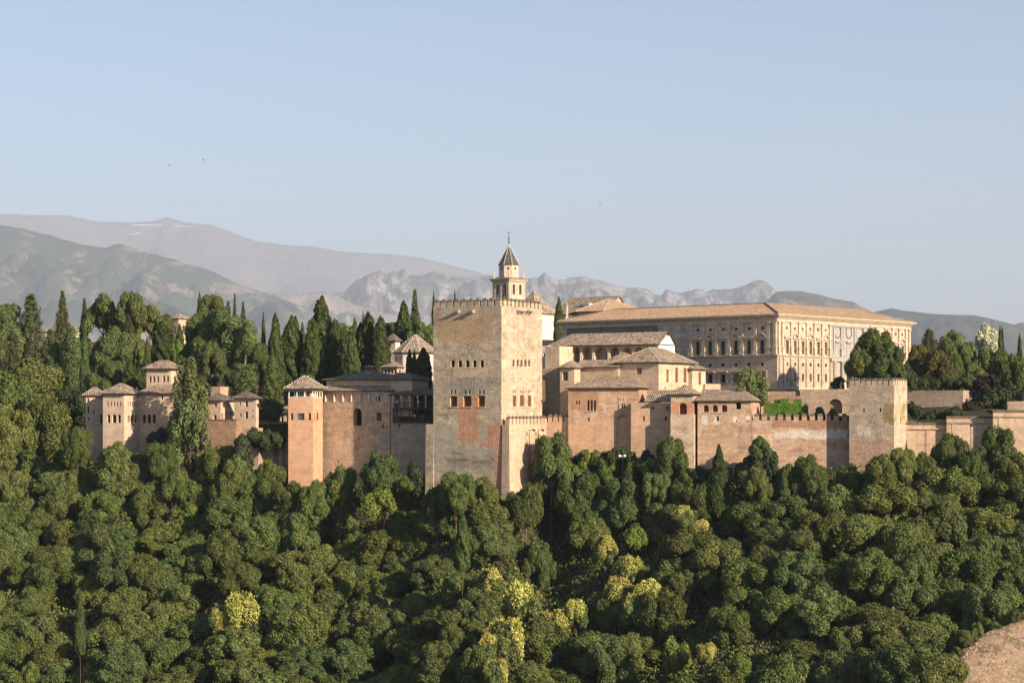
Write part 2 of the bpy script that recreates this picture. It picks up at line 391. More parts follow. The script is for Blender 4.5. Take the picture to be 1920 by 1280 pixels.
# ------------------------------------------------------------------ terrain
def lerp_tab(tab):
    xs = np.array([a for a, *_ in tab], float); ys = np.array([b for _, b in tab], float)
    return lambda x: np.interp(x, xs, ys)
Yf = lerp_tab([(-200, 500), (160, 486), (232, 469), (261, 474), (380, 468), (443, 454), (484, 458), (537, 458), (542, 451), (588, 450.5), (591, 455), (603, 458.5), (660, 455), (730, 450.5), (798, 445), (804, 437), (955, 427.5), (1022, 442.5), (1066, 441), (1072, 438), (1199, 434.5), (1258, 430), (1262, 427), (1310, 426), (1592, 420), (1676, 413), (1720, 420), (2100, 412)])
base_py = lerp_tab([(-200, 830), (160, 850), (261, 865), (480, 880), (540, 905), (600, 895), (660, 872), (800, 910), (955, 926), (1030, 850), (1100, 842), (1200, 845), (1258, 858), (1310, 866), (1400, 862), (1500, 860), (1592, 868), (1676, 862), (1700, 858), (1800, 835), (1920, 860), (2100, 860)])
can_py = lerp_tab([(-200, 800), (0, 800), (100, 800), (160, 812), (260, 842), (330, 866), (400, 880), (480, 892), (540, 912), (600, 930), (700, 948), (770, 955), (830, 930), (960, 932), (1050, 934), (1150, 915), (1250, 915), (1330, 905), (1400, 886), (1500, 868), (1600, 868), (1700, 848), (1800, 838), (1920, 850), (2100, 850)])
TREE_H = 9.0
PL = [(100, 505, 800), (200, 505, 790), (300, 500, 790), (0, 505, 790), (-150, 505, 790), (-150, 600, 690), (0, 560, 720), (60, 600, 690), (150, 540, 740), (150, 620, 680), (250, 520, 745), (250, 600, 690), (330, 640, 670),
      (400, 530, 740), (450, 495, 800), (420, 600, 690), (510, 475, 795), (550, 480, 790), (600, 500, 740), (700, 500, 735), (650, 560, 700), (780, 465, 770), (780, 510, 710), (900, 470, 770),
      (900, 560, 650), (1030, 600, 640), (1100, 452, 790), (1100, 480, 700), (1240, 450, 760), (1340, 447, 745), (1400, 448, 750), (1455, 458, 731), (1600, 452, 731), (1500, 428, 782), (1450, 430, 780), (1560, 430, 780), (1530, 443, 781), (1585, 442, 781), (1560, 436, 782), (1475, 438, 779), (1500, 444, 781), (1500, 436, 782), (1500, 453, 735), (1560, 452, 731), (1590, 453, 731), (1558, 442.5, 781),
      (1640, 428, 780), (1710, 444, 762), (1730, 456, 733), (1820, 456, 733), (1760, 442, 760), (1810, 439, 768), (1760, 428, 788), (1700, 430, 788), (1880, 430, 780), (1900, 470, 735), (1900, 560, 700), (1600, 560, 700), (1300, 600, 690), (2050, 440, 750), (2050, 520, 720)]
PX = np.array([[(a - CX) * b / F, b, (HY - c) * b / F] for a, b, c in PL])
def plateau(X, Y):
    X = np.asarray(X, float); Y = np.asarray(Y, float)
    d2 = (X[..., None] - PX[:, 0]) ** 2 + (Y[..., None] - PX[:, 1]) ** 2 + 1.0
    w_ = d2 ** -2.2
    return (w_ * PX[:, 2]).sum(-1) / w_.sum(-1)
def bumps(X, Y, sc, seed=0.0):
    return np.sin(X / sc * 1.3 + seed) * np.cos(Y / sc * 1.1 + seed * 2) + 0.5 * np.sin(X / sc * 2.7 + 1.3 + seed) * np.sin(Y / sc * 3.1 + seed)
def sand_mask(X, Y):
    # bare slope at the lower right: above the line between two points on the hillside
    px = CX + F * X / Y
    return np.clip((359.0 + (px - 1828) * 0.061 + 0.8 * np.sin(X * 0.9) + 0.5 * np.sin(X * 2.3 + Y) + 1.2 * np.sin(X * 0.45 + 1.0) - Y + 1.5) / 2.5, 0, 1) * np.clip((px - 1790) / 25.0, 0, 1)
def rise_mask(X, Y):
    px = CX + F * X / Y; a = np.clip((359.0 + (px - 1828) * 0.061 - Y + 12.0) / 18.0, 0, 1); b = np.clip((px - 1580) / 240.0, 0, 1)
    return a * a * (3 - 2 * a) * b * b * (3 - 2 * b)
def terrain(X, Y):
    X = np.asarray(X, float); Y = np.asarray(Y, float); Ys = np.maximum(Y, 60.0)
    px = np.clip(CX + F * X / Ys, -200, 2100); yf = Yf(px); s = yf - Y
    zb = (HY - base_py(px)) * yf / F - 1.5
    zc = (HY - can_py(px)) * (yf - 9) / F - TREE_H
    zc = np.minimum(zc, zb - 1.0)
    slope = zc - 0.62 * (s - 9) + 1.6 * bumps(X, Y, 15.0) * np.clip((s - 12) / 15, 0, 1)
    slope = slope + 8.0 * rise_mask(X, Ys)
    front = np.where(s < 9, zb + (zc - zb) * np.clip(s / 9, 0, 1), slope)
    front = np.maximum(front, -100.0 + 0.4 * bumps(X, Y, 9.0))
    near = np.where(Y < 12, -2.2, np.maximum(-2.2 - 0.42 * (Y - 12), -100.0))
    z = np.where(Y < 250, near, front)
    back = plateau(X, Y) + 0.3 * bumps(X, Y, 7.0)
    far = np.clip((Y - 680) / 500.0, 0, 1) + np.clip((np.abs(X) - 260) / 400.0, 0, 1)
    back = back * (1 - np.clip(far, 0, 1)) - 60.0 * np.clip(far, 0, 1)
    t = np.clip((-s - 3.5) / 1.5, 0, 1)
    return np.where(s > 0, z, front * (1 - t) + back * t)
def tz(x, y): return float(terrain(np.array([x]), np.array([y]))[0])

def grid_mesh(name, XS, YS, Z, mat, smooth=True, attr=None):
    ny, nx = Z.shape; V = np.stack([XS, YS, Z], -1).reshape(-1, 3)
    idx = np.arange(nx * ny).reshape(ny, nx)
    q = np.stack([idx[:-1, :-1], idx[:-1, 1:], idx[1:, 1:], idx[1:, :-1]], -1).reshape(-1, 4)
    me = bpy.data.meshes.new(name); me.vertices.add(len(V)); me.vertices.foreach_set('co', V.ravel().astype(np.float32))
    me.loops.add(q.size); me.loops.foreach_set('vertex_index', q.ravel().astype(np.int32))
    me.polygons.add(len(q)); me.polygons.foreach_set('loop_start', np.arange(0, q.size, 4, dtype=np.int32)); me.polygons.foreach_set('loop_total', np.full(len(q), 4, np.int32))
    me.polygons.foreach_set('use_smooth', np.full(len(q), smooth)); me.update(); me.validate()
    if attr is not None:
        a = me.attributes.new('bare', 'FLOAT', 'POINT'); a.data.foreach_set('value', attr.ravel().astype(np.float32))
    me.materials.append(mat); o = bpy.data.objects.new(name, me); col.objects.link(o); ORIG[o] = (0, 0, 0); return o

def ground_mat():
    m, nt, b = newmat('hillside'); N = NT(nt); p = N.pos()
    n = N.noise(p, 0.35, 8, 0.7); c = N.mix(N.rng(n, 0.4, 0.62), (0.055, 0.05, 0.028), (0.035, 0.045, 0.018))
    n2 = N.noise(p, 0.12, 6, 0.6); c = N.mix(N.rng(n2, 0.55, 0.7), c, (0.16, 0.105, 0.06))
    a = N.n('ShaderNodeAttribute'); a.attribute_name = 'bare'
    ns = N.noise(p, 0.9, 9, 0.78); sc = N.mix(N.rng(ns, 0.32, 0.68), (0.36, 0.25, 0.15), (0.68, 0.50, 0.33))
    n4 = N.noise(p, 3.2, 6, 0.8); sc = N.mix(N.math('MULTIPLY', N.rng(n4, 0.5, 0.62), 0.6), sc, (0.12, 0.085, 0.045))
    n5 = N.noise(p, 0.3, 5, 0.6); sc = N.mix(N.math('MULTIPLY', N.rng(n5, 0.56, 0.66), 0.7), sc, (0.075, 0.07, 0.03))
    N.l(N.mix(a.outputs['Fac'], c, sc), b.inputs['Base Color']); N.bump(N.math('ADD', ns, n4), 0.9, 0.5, b); return m
def axis(lo, hi, step, far, k):
    core = list(np.arange(lo, hi + 0.01, step)); up = []; x = hi; d = step
    while x < far: d *= k; x += d; up.append(x)
    dn = []; x = lo; d = step
    while x > -far: d *= k; x -= d; dn.append(x)
    return np.array(dn[::-1] + core + up)
gx = axis(-150, 150, 1.5, 50000, 1.22); gy = axis(335, 660, 1.5, 50000, 1.22); gy = gy[gy > -5000]
GX, GY = np.meshgrid(gx, gy)
GZ = terrain(GX, GY)
ground = grid_mesh('ground', GX, GY, GZ, ground_mat(), attr=sand_mask(GX, np.maximum(GY, 60.0)))
tag(ground, kind='structure')

# ------------------------------------------------------------------ mountains
def fbm(x, y, z, o=5, ridged=False):
    if ridged: return mnoise.ridged_multi_fractal(Vector((x, y, z)), 0.9, 2.1, o, 1.0, 2.0) * 0.5 - 0.6
    return mnoise.fractal(Vector((x, y, z)), 1.0, 2.1, o)
def mountain(name, pts, D, W, foot, amp, nsc, mat, nx=260, ny=60, ridged=False, p=1.25, back=0.15, rough=1.0):
    xs = np.linspace(pts[0][0], pts[-1][0], nx); cr = np.interp(xs, [a for a, _ in pts], [b for _, b in pts])
    ts = np.concatenate([np.linspace(-back, -0.02, 5), np.linspace(0, 1, ny)])
    X = np.zeros((len(ts), nx)); Y = np.zeros_like(X); Z = np.zeros_like(X)
    for i, px in enumerate(xs):
        zc = (HY - cr[i]) * D / F
        x0 = (px - CX) * D / F
        jag = fbm(x0 / nsc * 5, 3.3, 1.1, 5) * amp * 0.10 * rough
        for j, t in enumerate(ts):
            y = D - t * W; x = x0 * (0.35 + 0.65 * y / D)
            tt = abs(t); prof = (1 - min(tt, 1)) ** p if t >= 0 else 1 - tt * 2.2
            wx = fbm(x / nsc * 0.6 + 9, y / nsc * 0.6, 2.2, 3) * 0.5; nz = fbm(x / nsc + wx, y / nsc * 0.9 + wx, 0.7 * D / 5000, 7, ridged) + 0.5 * fbm(x / nsc * 3.1, y / nsc * 3.1, 4.4, 4, ridged)
            env = min(1.0, tt * 6) * (0.35 + 0.65 * (1 - max(0, t)))
            z = foot + (zc - foot) * prof + nz * amp * env - amp * 0.25 * env + jag * (1 - min(1, tt * 14))
            X[j, i] = x; Y[j, i] = y; Z[j, i] = z
    return tag(grid_mesh(name, X, Y, Z, mat), kind='structure')
def mtn_mat(name, rock, rock2, veg, vegamt, sc, z_snow=None, spots=None):
    m, nt, b = newmat(name); N = NT(nt); p = N.pos(); g = N.n('ShaderNodeNewGeometry')
    n = N.noise(p, 1 / sc, 10, 0.68); c = N.mix(N.rng(n, 0.43, 0.57), rock, rock2)
    nv = N.noise(p, 0.7 / sc, 10, 0.72, 0.3); nv2 = N.noise(p, 14 / sc, 4, 0.7)
    k = N.math('ADD', nv, N.math('MULTIPLY', N.math('SUBTRACT', nv2, 0.5), 0.3))
    c = N.mix(N.rng(k, 0.37 + vegamt * 0.12, 0.43 + vegamt * 0.12), veg, c)
    if z_snow:
        sx = N.n('ShaderNodeSeparateXYZ'); N.l(p, sx.inputs[0])
        ns = N.noise(N.scaled(p, (1 / 1500, 1 / 1500, 1 / 110)), 1.0, 4, 0.5)
        mk = N.math('MULTIPLY', N.rng(ns, 0.625, 0.64), N.rng(sx.outputs[2], z_snow, z_snow + 60))
        mk = N.math('MULTIPLY', mk, N.rng(sx.outputs[0], -6300, -7000))
        c = N.mix(mk, c, (0.75, 0.75, 0.78))
    N.l(c, b.inputs['Base Color']); N.bump(N.math('ADD', n, nv2), 1.0, sc * 0.05, b); return m
far_m = mtn_mat('alpine_scree', (0.22, 0.17, 0.15), (0.16, 0.13, 0.12), (0.15, 0.125, 0.10), 0.4, 2800, z_snow=3550)
crag_m = mtn_mat('limestone_crag', (0.36, 0.32, 0.295), (0.14, 0.13, 0.12), (0.08, 0.08, 0.065), 0.8, 260)
hill_m = mtn_mat('pine_scrub_hill', (0.26, 0.20, 0.15), (0.18, 0.145, 0.105), (0.045, 0.06, 0.035), 1.38, 260)
spur_m = mtn_mat('dry_spur', (0.36, 0.29, 0.23), (0.24, 0.20, 0.16), (0.07, 0.08, 0.05), 0.75, 650)
brown_m = mtn_mat('brown_hill', (0.22, 0.16, 0.11), (0.17, 0.125, 0.09), (0.06, 0.065, 0.04), 0.6, 620)
wood_m = mtn_mat('wooded_hill', (0.12, 0.10, 0.07), (0.08, 0.075, 0.05), (0.045, 0.055, 0.035), 1.25, 700)
mountain('mountains', [(-1700, 560), (-1200, 470), (-700, 420), (-260, 396), (-100, 400), (0, 401), (60, 403), (125, 404), (180, 415), (240, 417), (290, 414), (300, 410), (313, 407), (326, 410), (340, 415), (400, 422), (440, 437), (480, 453), (540, 460), (585, 462), (640, 472), (700, 475), (730, 475), (790, 483), (850, 499), (920, 516), (1000, 532), (1100, 556), (1300, 600)],
         41800, 13300, -60, 570, 4940, far_m, nx=420, ny=50, rough=0.25)
mountain('mountains', [(480, 640), (560, 590), (620, 552), (650, 542), (672, 524), (700, 510), (712, 505), (724, 513), (736, 506), (745, 508), (757, 502), (766, 512), (790, 516), (812, 510), (830, 512), (842, 521), (870, 520), (890, 516), (920, 518), (945, 528), (975, 528), (1000, 522), (1010, 521), (1021, 512), (1030, 518), (1045, 525), (1075, 522), (1090, 517), (1105, 522), (1130, 530), (1170, 540), (1200, 541), (1228, 552), (1240, 550), (1248, 541), (1258, 547), (1270, 549), (1305, 541), (1330, 545), (1375, 543), (1400, 533), (1425, 526), (1440, 532), (1455, 545), (1480, 555), (1540, 575), (1620, 600), (1720, 640)],
         26000, 6700, -60, 1050, 1000, crag_m, nx=620, ny=120, ridged=True, p=1.1, rough=0.35)
mountain('mountains', [(-1500, 640), (-1100, 545), (-700, 455), (-300, 416), (-120, 418), (0, 423), (45, 430), (90, 440), (150, 458), (200, 463), (214, 458), (224, 457), (236, 462), (262, 470), (330, 487), (400, 508), (440, 528), (500, 548), (560, 572), (640, 600), (700, 640)],
         21500, 7000, -60, 760, 2000, hill_m, nx=760, ny=110, p=1.15, rough=0.35)
mountain('mountains', [(180, 640), (240, 575), (275, 556), (310, 570), (360, 590), (430, 612), (520, 660)], 12500, 2800, -60, 190, 800, spur_m, nx=150, ny=50, p=1.1, rough=0.3)
mountain('mountains', [(380, 600), (440, 552), (500, 548), (560, 552), (600, 546), (625, 550), (660, 566), (700, 580), (780, 600), (900, 640)], 23000, 4300, -60, 560, 1200, spur_m, nx=240, ny=80, ridged=True, p=1.2, rough=0.4)
mountain('mountains', [(1380, 610), (1430, 572), (1455, 548), (1472, 546), (1500, 546), (1535, 552), (1560, 560), (1600, 566), (1622, 578), (1660, 596), (1740, 620), (1800, 650)], 17500, 3000, -60, 300, 880, brown_m, nx=200, ny=60, rough=0.25)
mountain('mountains', [(1560, 640), (1620, 594), (1640, 585), (1672, 578), (1700, 583), (1750, 589), (1830, 591), (1870, 601), (1905, 609), (1960, 622), (2100, 660)], 15500, 3400, -60, 260, 1000, wood_m, nx=200, ny=60, rough=0.18)
mountain('mountains', [(1840, 640), (1880, 616), (1908, 606), (1930, 601), (1980, 596), (2200, 600)], 16900, 3120, -60, 234, 780, brown_m, nx=80, ny=30, rough=0.2)

# ------------------------------------------------------------------ shared materials
M['void'] = plain('dark_interior', (0.018, 0.014, 0.012), 0.9, 0.2)
M['wood'] = plain('brown_wood', (0.10, 0.052, 0.03), 0.8, 0.3)
M['darkwood'] = plain('dark_wood', (0.045, 0.028, 0.02), 0.8, 0.3)
M['redwood'] = plain('red_shutter', (0.20, 0.07, 0.04), 0.8, 0.3)
M['shutter'] = plain('green_shutter', (0.05, 0.075, 0.055), 0.6, 0.25)
M['glass'] = plain('window_glass', (0.12, 0.13, 0.13), 0.15, 0.3)
M['blindtan'] = plain('tan_blind', (0.33, 0.26, 0.17), 0.7, 0.2)
M['stone_light'] = plain('pale_stone', (0.55, 0.45, 0.34), 0.9, 0.2)
M['plaster'] = plain('cream_plaster', (0.54, 0.41, 0.28), 0.9, 0.2)
M['gallery'] = plain('rosy_plaster', (0.62, 0.46, 0.35), 0.9, 0.12)
M['whitewash'] = plain('whitewash', (0.78, 0.74, 0.68), 0.9, 0.08)
M['eave'] = plain('eave_timber', (0.09, 0.06, 0.04), 0.9, 0.3)
M['mortar'] = plain('mortar_ridge', (0.50, 0.44, 0.36), 0.9, 0.3)
M['cap'] = plain('weathered_cap', (0.17, 0.13, 0.095), 0.95, 0.45)
M['metal'] = plain('dark_iron', (0.03, 0.03, 0.032), 0.5, 0.2, metal=0.4)
M['bronze'] = plain('bronze_bell', (0.08, 0.06, 0.035), 0.45, 0.2, metal=0.6)
M['white_lamp'] = plain('white_enamel', (0.8, 0.8, 0.78), 0.4, 0.05)
M['tile'] = tile_mat('old_roof_tiles', (0.22, 0.16, 0.11), (0.58, 0.45, 0.32), (0.27, 0.20, 0.145))
M['tile_dark'] = tile_mat('dark_roof_tiles', (0.12, 0.10, 0.085), (0.30, 0.24, 0.19), (0.14, 0.115, 0.095))
M['tile_orange'] = tile_mat('orange_roof_tiles', (0.46, 0.29, 0.17), (0.80, 0.54, 0.33), (0.46, 0.32, 0.20))
M['slate'] = tile_mat('glazed_spire_tiles', (0.10, 0.09, 0.08), (0.17, 0.15, 0.13), (0.08, 0.075, 0.07))
ochre = wall_mat('ochre_rammed_earth', (0.46, 0.31, 0.20), (0.40, 0.26, 0.16), (0.50, 0.37, 0.26))
pinkish = wall_mat('rosy_rammed_earth', (0.46, 0.27, 0.17), (0.40, 0.24, 0.15), (0.50, 0.34, 0.23), fine=0.25)
smoothpink = wall_mat('smooth_terracotta_plaster', (0.50, 0.27, 0.155), (0.48, 0.26, 0.15), (0.50, 0.29, 0.17), band=0.4, fine=0.12, dark=0.08, bump=0.05, streak=0.12)
cream = wall_mat('cream_wall', (0.50, 0.355, 0.235), (0.44, 0.305, 0.20), (0.53, 0.39, 0.27), fine=0.22, dark=0.25, streak=0.35, bump=0.06)
palelime = wall_mat('partal_plaster', (0.50, 0.345, 0.235), (0.45, 0.30, 0.2), (0.48, 0.35, 0.24), fine=0.2, dark=0.2, bump=0.07)
brickw = wall_mat('brick_retaining', (0.32, 0.18, 0.11), (0.28, 0.165, 0.10), (0.36, 0.23, 0.15), brick=0.6)
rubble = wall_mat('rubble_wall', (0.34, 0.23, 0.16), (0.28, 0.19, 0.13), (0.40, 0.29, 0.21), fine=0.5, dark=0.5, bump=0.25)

# ------------------------------------------------------------------ the great battlemented tower
T = Frame(940, 430, 30)
GREY, ORG, BEI = (0.37, 0.32, 0.25), (0.47, 0.25, 0.145), (0.45, 0.35, 0.24)
tower_m = wall_mat('great_tower_earth', (0.41, 0.295, 0.195), (0.45, 0.335, 0.23), (0.34, 0.255, 0.175), band=0.8, dark=0.8, streak=0.4, fine=0.5, bump=0.2, patches=[
    (T.N, 820, 925, 592, 640, (0.40, 0.275, 0.165), 1.5), (T.N, 848, 915, 690, 708, (0.46, 0.36, 0.26), 0.6),
    (T.N, 836, 926, 712, 735, (0.33, 0.285, 0.225), 1.6), (T.N, 862, 892, 706, 742, (0.27, 0.235, 0.19), 0.9), (T.N, 846, 910, 742, 768, ORG, 0.9),
    (T.N, 858, 898, 768, 828, ORG, 1.2), (T.N, 900, 942, 790, 850, ORG, 1.4), (T.N, 816, 856, 798, 850, GREY, 1.4), (T.N, 896, 914, 796, 830, GREY, 1.0),
    (T.N, 812, 926, 838, 886, (0.38, 0.325, 0.245), 1.8), (T.N, 840, 935, 852, 878, (0.29, 0.245, 0.185), 1.6), (T.N, 926, 950, 850, 930, ORG, 0.6),
    (T.N, 835, 878, 859, 866, (0.19, 0.16, 0.125), 0.8), (T.N, 884, 922, 863, 871, (0.19, 0.16, 0.125), 0.8), (T.N, 846, 868, 847, 853, (0.21, 0.175, 0.135), 0.7), (T.N, 820, 842, 776, 782, (0.24, 0.20, 0.15), 0.6), (T.N, 862, 892, 690, 694, (0.27, 0.23, 0.18), 0.6),
    (T.N, 815, 940, 573, 590, (0.36, 0.30, 0.225), 0.4), (T.W, 945, 1014, 573, 592, (0.36, 0.30, 0.235), 0.5)])
U = T.N.s(812.5); V = T.W.s(1016.5); zt, zb = T.z(573), T.z(940)
great = thing('battlemented_tower', 'great square battlemented tower, tallest and widest of the fortress', 'tower', T.pt(U / 2, V / 2, zb))
tN = ops_px(T.N, [(x, x + 6.9, 674.8, 688, 'arch', 'dark') for x in (845.5, 859.1, 873, 886.4, 900.2)] +
            [(a, a + 3.8, 730.6, 738.4, 'arch', 'dark') for a in (844.3, 851.4, 870.3, 878.4, 897.4, 904.8)] +
            [(843.7, 857, 742.2, 762, 'rect', 'lat', {'sill': 1}), (868.4, 883.8, 742, 762, 'rect', 'lat', {'sill': 1}), (896.2, 909, 741.5, 761.8, 'rect', 'lat', {'sill': 1})], 0.7)
tW = ops_px(T.W, [(x, x + 3.7, 674, 687, 'arch', 'dark') for x in (961.2, 969, 976.1, 983.3, 990.5)] +
            [(a, a + 1.7, 731, 736.5, 'arch', 'dark') for a in (961.6, 965.2, 975.2, 979.6, 990.1, 993.9)] +
            [(961.6, 968.2, 741, 761.5, 'rect', 'lat', {'sill': 1}), (974.8, 983.1, 741, 761.5, 'rect', 'lat', {'sill': 1}), (989.7, 996.4, 741, 761.5, 'rect', 'lat', {'sill': 1}), (1010.3, 1011.6, 704, 712, 'rect', 'dark', {'frame': 0})], 0.35)
mb = MB(); facade(mb, T.N, 0, U, zb, zt, tN); facade(mb, T.W, 0, V, zb, zt, tW)
mb.poly([T.pt(U, 0, zb), T.pt(U, V, zb), T.pt(U, V, zt), T.pt(U, 0, zt)]); mb.poly([T.pt(0, V, zb), T.pt(U, V, zb), T.pt(U, V, zt), T.pt(0, V, zt)])
zd = zt - 1.2; mb.poly([T.pt(0.9, 0.9, zd), T.pt(U - 0.9, 0.9, zd), T.pt(U - 0.9, V - 0.9, zd), T.pt(0.9, V - 0.9, zd)])
for a, b in (((0, 0), (U, 0)), ((U, 0), (U, V)), ((U, V), (0, V)), ((0, V), (0, 0))):     # parapet walk
    cu, cv = U / 2, V / 2; ia = (a[0] + (0.9 if a[0] < cu else -0.9), a[1] + (0.9 if a[1] < cv else -0.9)); ib = (b[0] + (0.9 if b[0] < cu else -0.9), b[1] + (0.9 if b[1] < cv else -0.9))
    mb.poly([T.pt(*a, zt), T.pt(*b, zt), T.pt(*ib, zt), T.pt(*ia, zt)]); mb.poly([T.pt(*ia, zt), T.pt(*ib, zt), T.pt(*ib, zd), T.pt(*ia, zd)])
mb.build('wall', tower_m, great)
for o in tN: window(great, T.N, o)
for o in tW: window(great, T.W, o)
battlement(great, T.N, 0.0, U, 10, zt, 1.15, 0.7, 0.75, 0.62, tower_m)
battlement(great, T.W, 0.78, V, 10, zt, 1.15, 0.66, 0.75, 0.62, tower_m)
farN = Plane(T.pt(0, V, 0)[:2], T.L, T.Rr); farE = Plane(T.pt(U, 0, 0)[:2], T.Rr, T.L)
battlement(great, farN, 0.0, U, 10, zt, 1.15, 0.7, 0.75, 0.62, tower_m); battlement(great, farE, 0.78, V - 0.78, 10, zt, 1.15, 0.66, 0.75, 0.62, tower_m)
for pl, xs in ((T.N, ((857.4, 863.6), (884, 891))), (T.W, ((968, 977), (983.5, 992.5)))):
    for a, b in xs:
        c = MB(); s0, s1 = sorted((pl.s(a), pl.s(b))); z0 = pl.z(s0, 587); z1 = pl.z(s0, 581.5)
        c.pbox(pl, s0, s1, z1 - 0.25, z1, -0.1, 1.25); c.pbox(pl, s0 + 0.1, s0 + 0.4, z0, z1 - 0.25, -0.1, 0.9); c.pbox(pl, s1 - 0.4, s1 - 0.1, z0, z1 - 0.25, -0.1, 0.9)
        c.build('corbel', tower_m, great)
# lower curtain blocks at its foot
e0 = T.N.s(954.5); A_ = T.N.moved(0.06)
lb = MB(); sL, sR = T.N.s(798.5), T.N.s(813.5); zl = T.N.z(sL, 795)
lb.hexa([T.pt(sR, -0.35, zb), T.pt(sL, -0.35, zb), T.pt(sL, 5, zb), T.pt(sR, 5, zb)], [T.pt(sR, 0.02, zl), T.pt(sL, 0.02, zl), T.pt(sL, 5, zl), T.pt(sR, 5, zl)])
lb.build('buttress', tower_m, great)
Bk = Frame(954.5, 428.9, 30); vB = Bk.W.s(1026.5); zmt = Bk.z(795.6)
bast = thing('crenellated_wall', 'sunlit low wall with pointed merlons wrapping the foot of the great tower', 'wall', Bk.pt(0, vB / 2, Bk.z(945)))
bright_m = wall_mat('bastion_earth', (0.47, 0.31, 0.205), (0.44, 0.28, 0.18), (0.50, 0.37, 0.25), streak=0.8, fine=0.2, dark=0.2)
mb = MB(); uB = Bk.N.s(941.5); th_ = 1.3
mb.hexa([Bk.pt(-0.5, -0.5, Bk.z(960)), Bk.pt(uB, -0.4, Bk.z(960)), Bk.pt(uB, vB, Bk.z(960)), Bk.pt(-0.5, vB, Bk.z(960))], [Bk.pt(0, 0, zmt), Bk.pt(uB, 0, zmt), Bk.pt(uB, vB, zmt), Bk.pt(0, vB, zmt)])
mb.build('wall', bright_m, bast)
battlement(bast, Bk.W, 0.0, vB, 11, zmt, 1.25, 0.74, 0.8, 0.62, bright_m, topw=0.12)
for px in (984.8, 1001.5):
    s_ = Bk.W.s(px); p = Bk.W.pt(s_, 0, 1.0); zz = Bk.W.z(s_, 806)
    L = thing('floodlight_pole', 'thin dark floodlight pole against the sunlit wall, ' + ('taller one nearer the tower corner' if px < 990 else 'shorter one farther along the wall'), 'lamp post', (p[0], p[1], Bk.z(900)))
    g = MB(); g.tube((p[0], p[1], Bk.z(905) if px < 990 else Bk.z(880)), (p[0], p[1], zz), 0.09, 0.07, 6); g.build('pole', M['metal'], L)
    g = MB(); g.tube((p[0], p[1], zz), (p[0] + 0.9, p[1] - 0.3, zz + 0.15), 0.06, 0.06, 6); g.tube((p[0] + 0.7, p[1] - 0.2, zz + 0.1), (p[0] + 1.25, p[1] - 0.4, zz - 0.1), 0.16, 0.24, 8); g.build('lamp_head', M['metal'], L)

# ------------------------------------------------------------------ curtain and houses left of the great tower
tent_th = 30
G = Frame(803, 446.9, 30)
gal_m = wall_mat('queens_gallery_earth', (0.45, 0.295, 0.185), (0.49, 0.33, 0.22), (0.40, 0.27, 0.18), band=0.7, dark=0.35, fine=0.35, bump=0.18, patches=[(G.N, 615, 660, 820, 880, (0.50, 0.36, 0.26), 1.2), (G.N, 712, 795, 808, 845, (0.36, 0.28, 0.21), 1.0)])
uA, uL = G.N.s(731.5), G.N.s(603.0)
ztA = G.N.z(uA, 722); zbA = G.z(950)
gw = thing('gallery_house', 'long earthen house with a white columned arcade under its roof and one tall arched opening', 'building', G.pt((uA + uL) / 2, 2, zbA))
cols = np.linspace(610.2, 724.5, 8)
Nops = ops_px(G.N, [(cols[i] + 0.6, cols[i + 1] - 0.6, 738.2, 752.6, 'sarch', 'plaster', {'d': 0.4}) for i in range(7)] +
              [(662, 678, 765, 797.8, 'arch', 'dark', {'d': 1.6}), (705.2, 715.4, 773.2, 789, 'rect', 'red', {'d': 0.5}), (717, 720, 795.5, 803, 'rect', 'dark', {'frame': 0}), (632, 635, 862, 868, 'arch', 'dark')], 0.5)
zeave = G.N.z(G.N.s(667), 733.5)
mb = MB(); facade(mb, G.N, uA, uL, zbA, zeave, Nops)
mb.fbox(G, uA, uA + 0.3, 0.01, 7, zbA, zeave); mb.fbox(G, uL - 0.3, uL, 0.01, 7, zbA, zeave); mb.poly([G.pt(uA, 7, zbA), G.pt(uL, 7, zbA), G.pt(uL, 7, zeave), G.pt(uA, 7, zeave)])
mb.build('wall', gal_m, gw)
for o in Nops: window(gw, G.N, o)
for i in range(8):
    s_ = G.N.s(cols[i]); c = MB(); z0, z1 = G.N.z(s_, 753), G.N.z(s_, 737.5)
    c.pbox(G.N, s_ - 0.09, s_ + 0.09, z0, z1, 0.01, 0.17); c.build('column', M['whitewash'], gw)
d_ = MB(); s_ = G.N.s(709); d_.pbox(G.N, G.N.s(711), G.N.s(703.5), G.N.z(s_, 752), G.N.z(s_, 743), -0.37, -0.3); d_.build('door', M['void'], gw)
add_roof(gw, G, uA - 0.2, uL - 1, 0, 7, zeave, zeave + 1.6, 'u', (4, 0), 0.7)
# roof block behind
hb, *_ = building('hipped_house', 'house with a long dark hipped roof behind the columned arcade, cut by tree shadow', 'building', 735, 454.5, 30, 612, None, 712, 760, cream, depth=11,
                  roof=dict(py=697.5, axis='u', ins=(9, 6), over=0.9, mat=M['tile_dark'], ridge=False))
b2, *_ = building('side_house', 'plain ochre house block under dark tiles between arcade and wooden balconies', 'building', 772, 450, 30, 733, None, 712, 780, cream, depth=7,
                  roof=dict(py=700, axis='u', ins=(4, 0), over=0.6, mat=M['tile_dark'], ridge=False))
ch, cfr, cu, cv, czt, czb = building('roof_lantern', 'small square brick lantern with a flat tiled cap on the dark hipped roof', 'chimney', 698, 461, 30, 683.5, None, 689.5, 701, brickw, depth=1.7,
                  Nops=[(685.5 + 3 * k, 687.3 + 3 * k, 690.5, 695, 'arch', 'dark') for k in range(4)], roof=dict(py=686.5, axis='u', ins=(0.85, 0.85), over=0.35, ridge=False), dd=0.15)
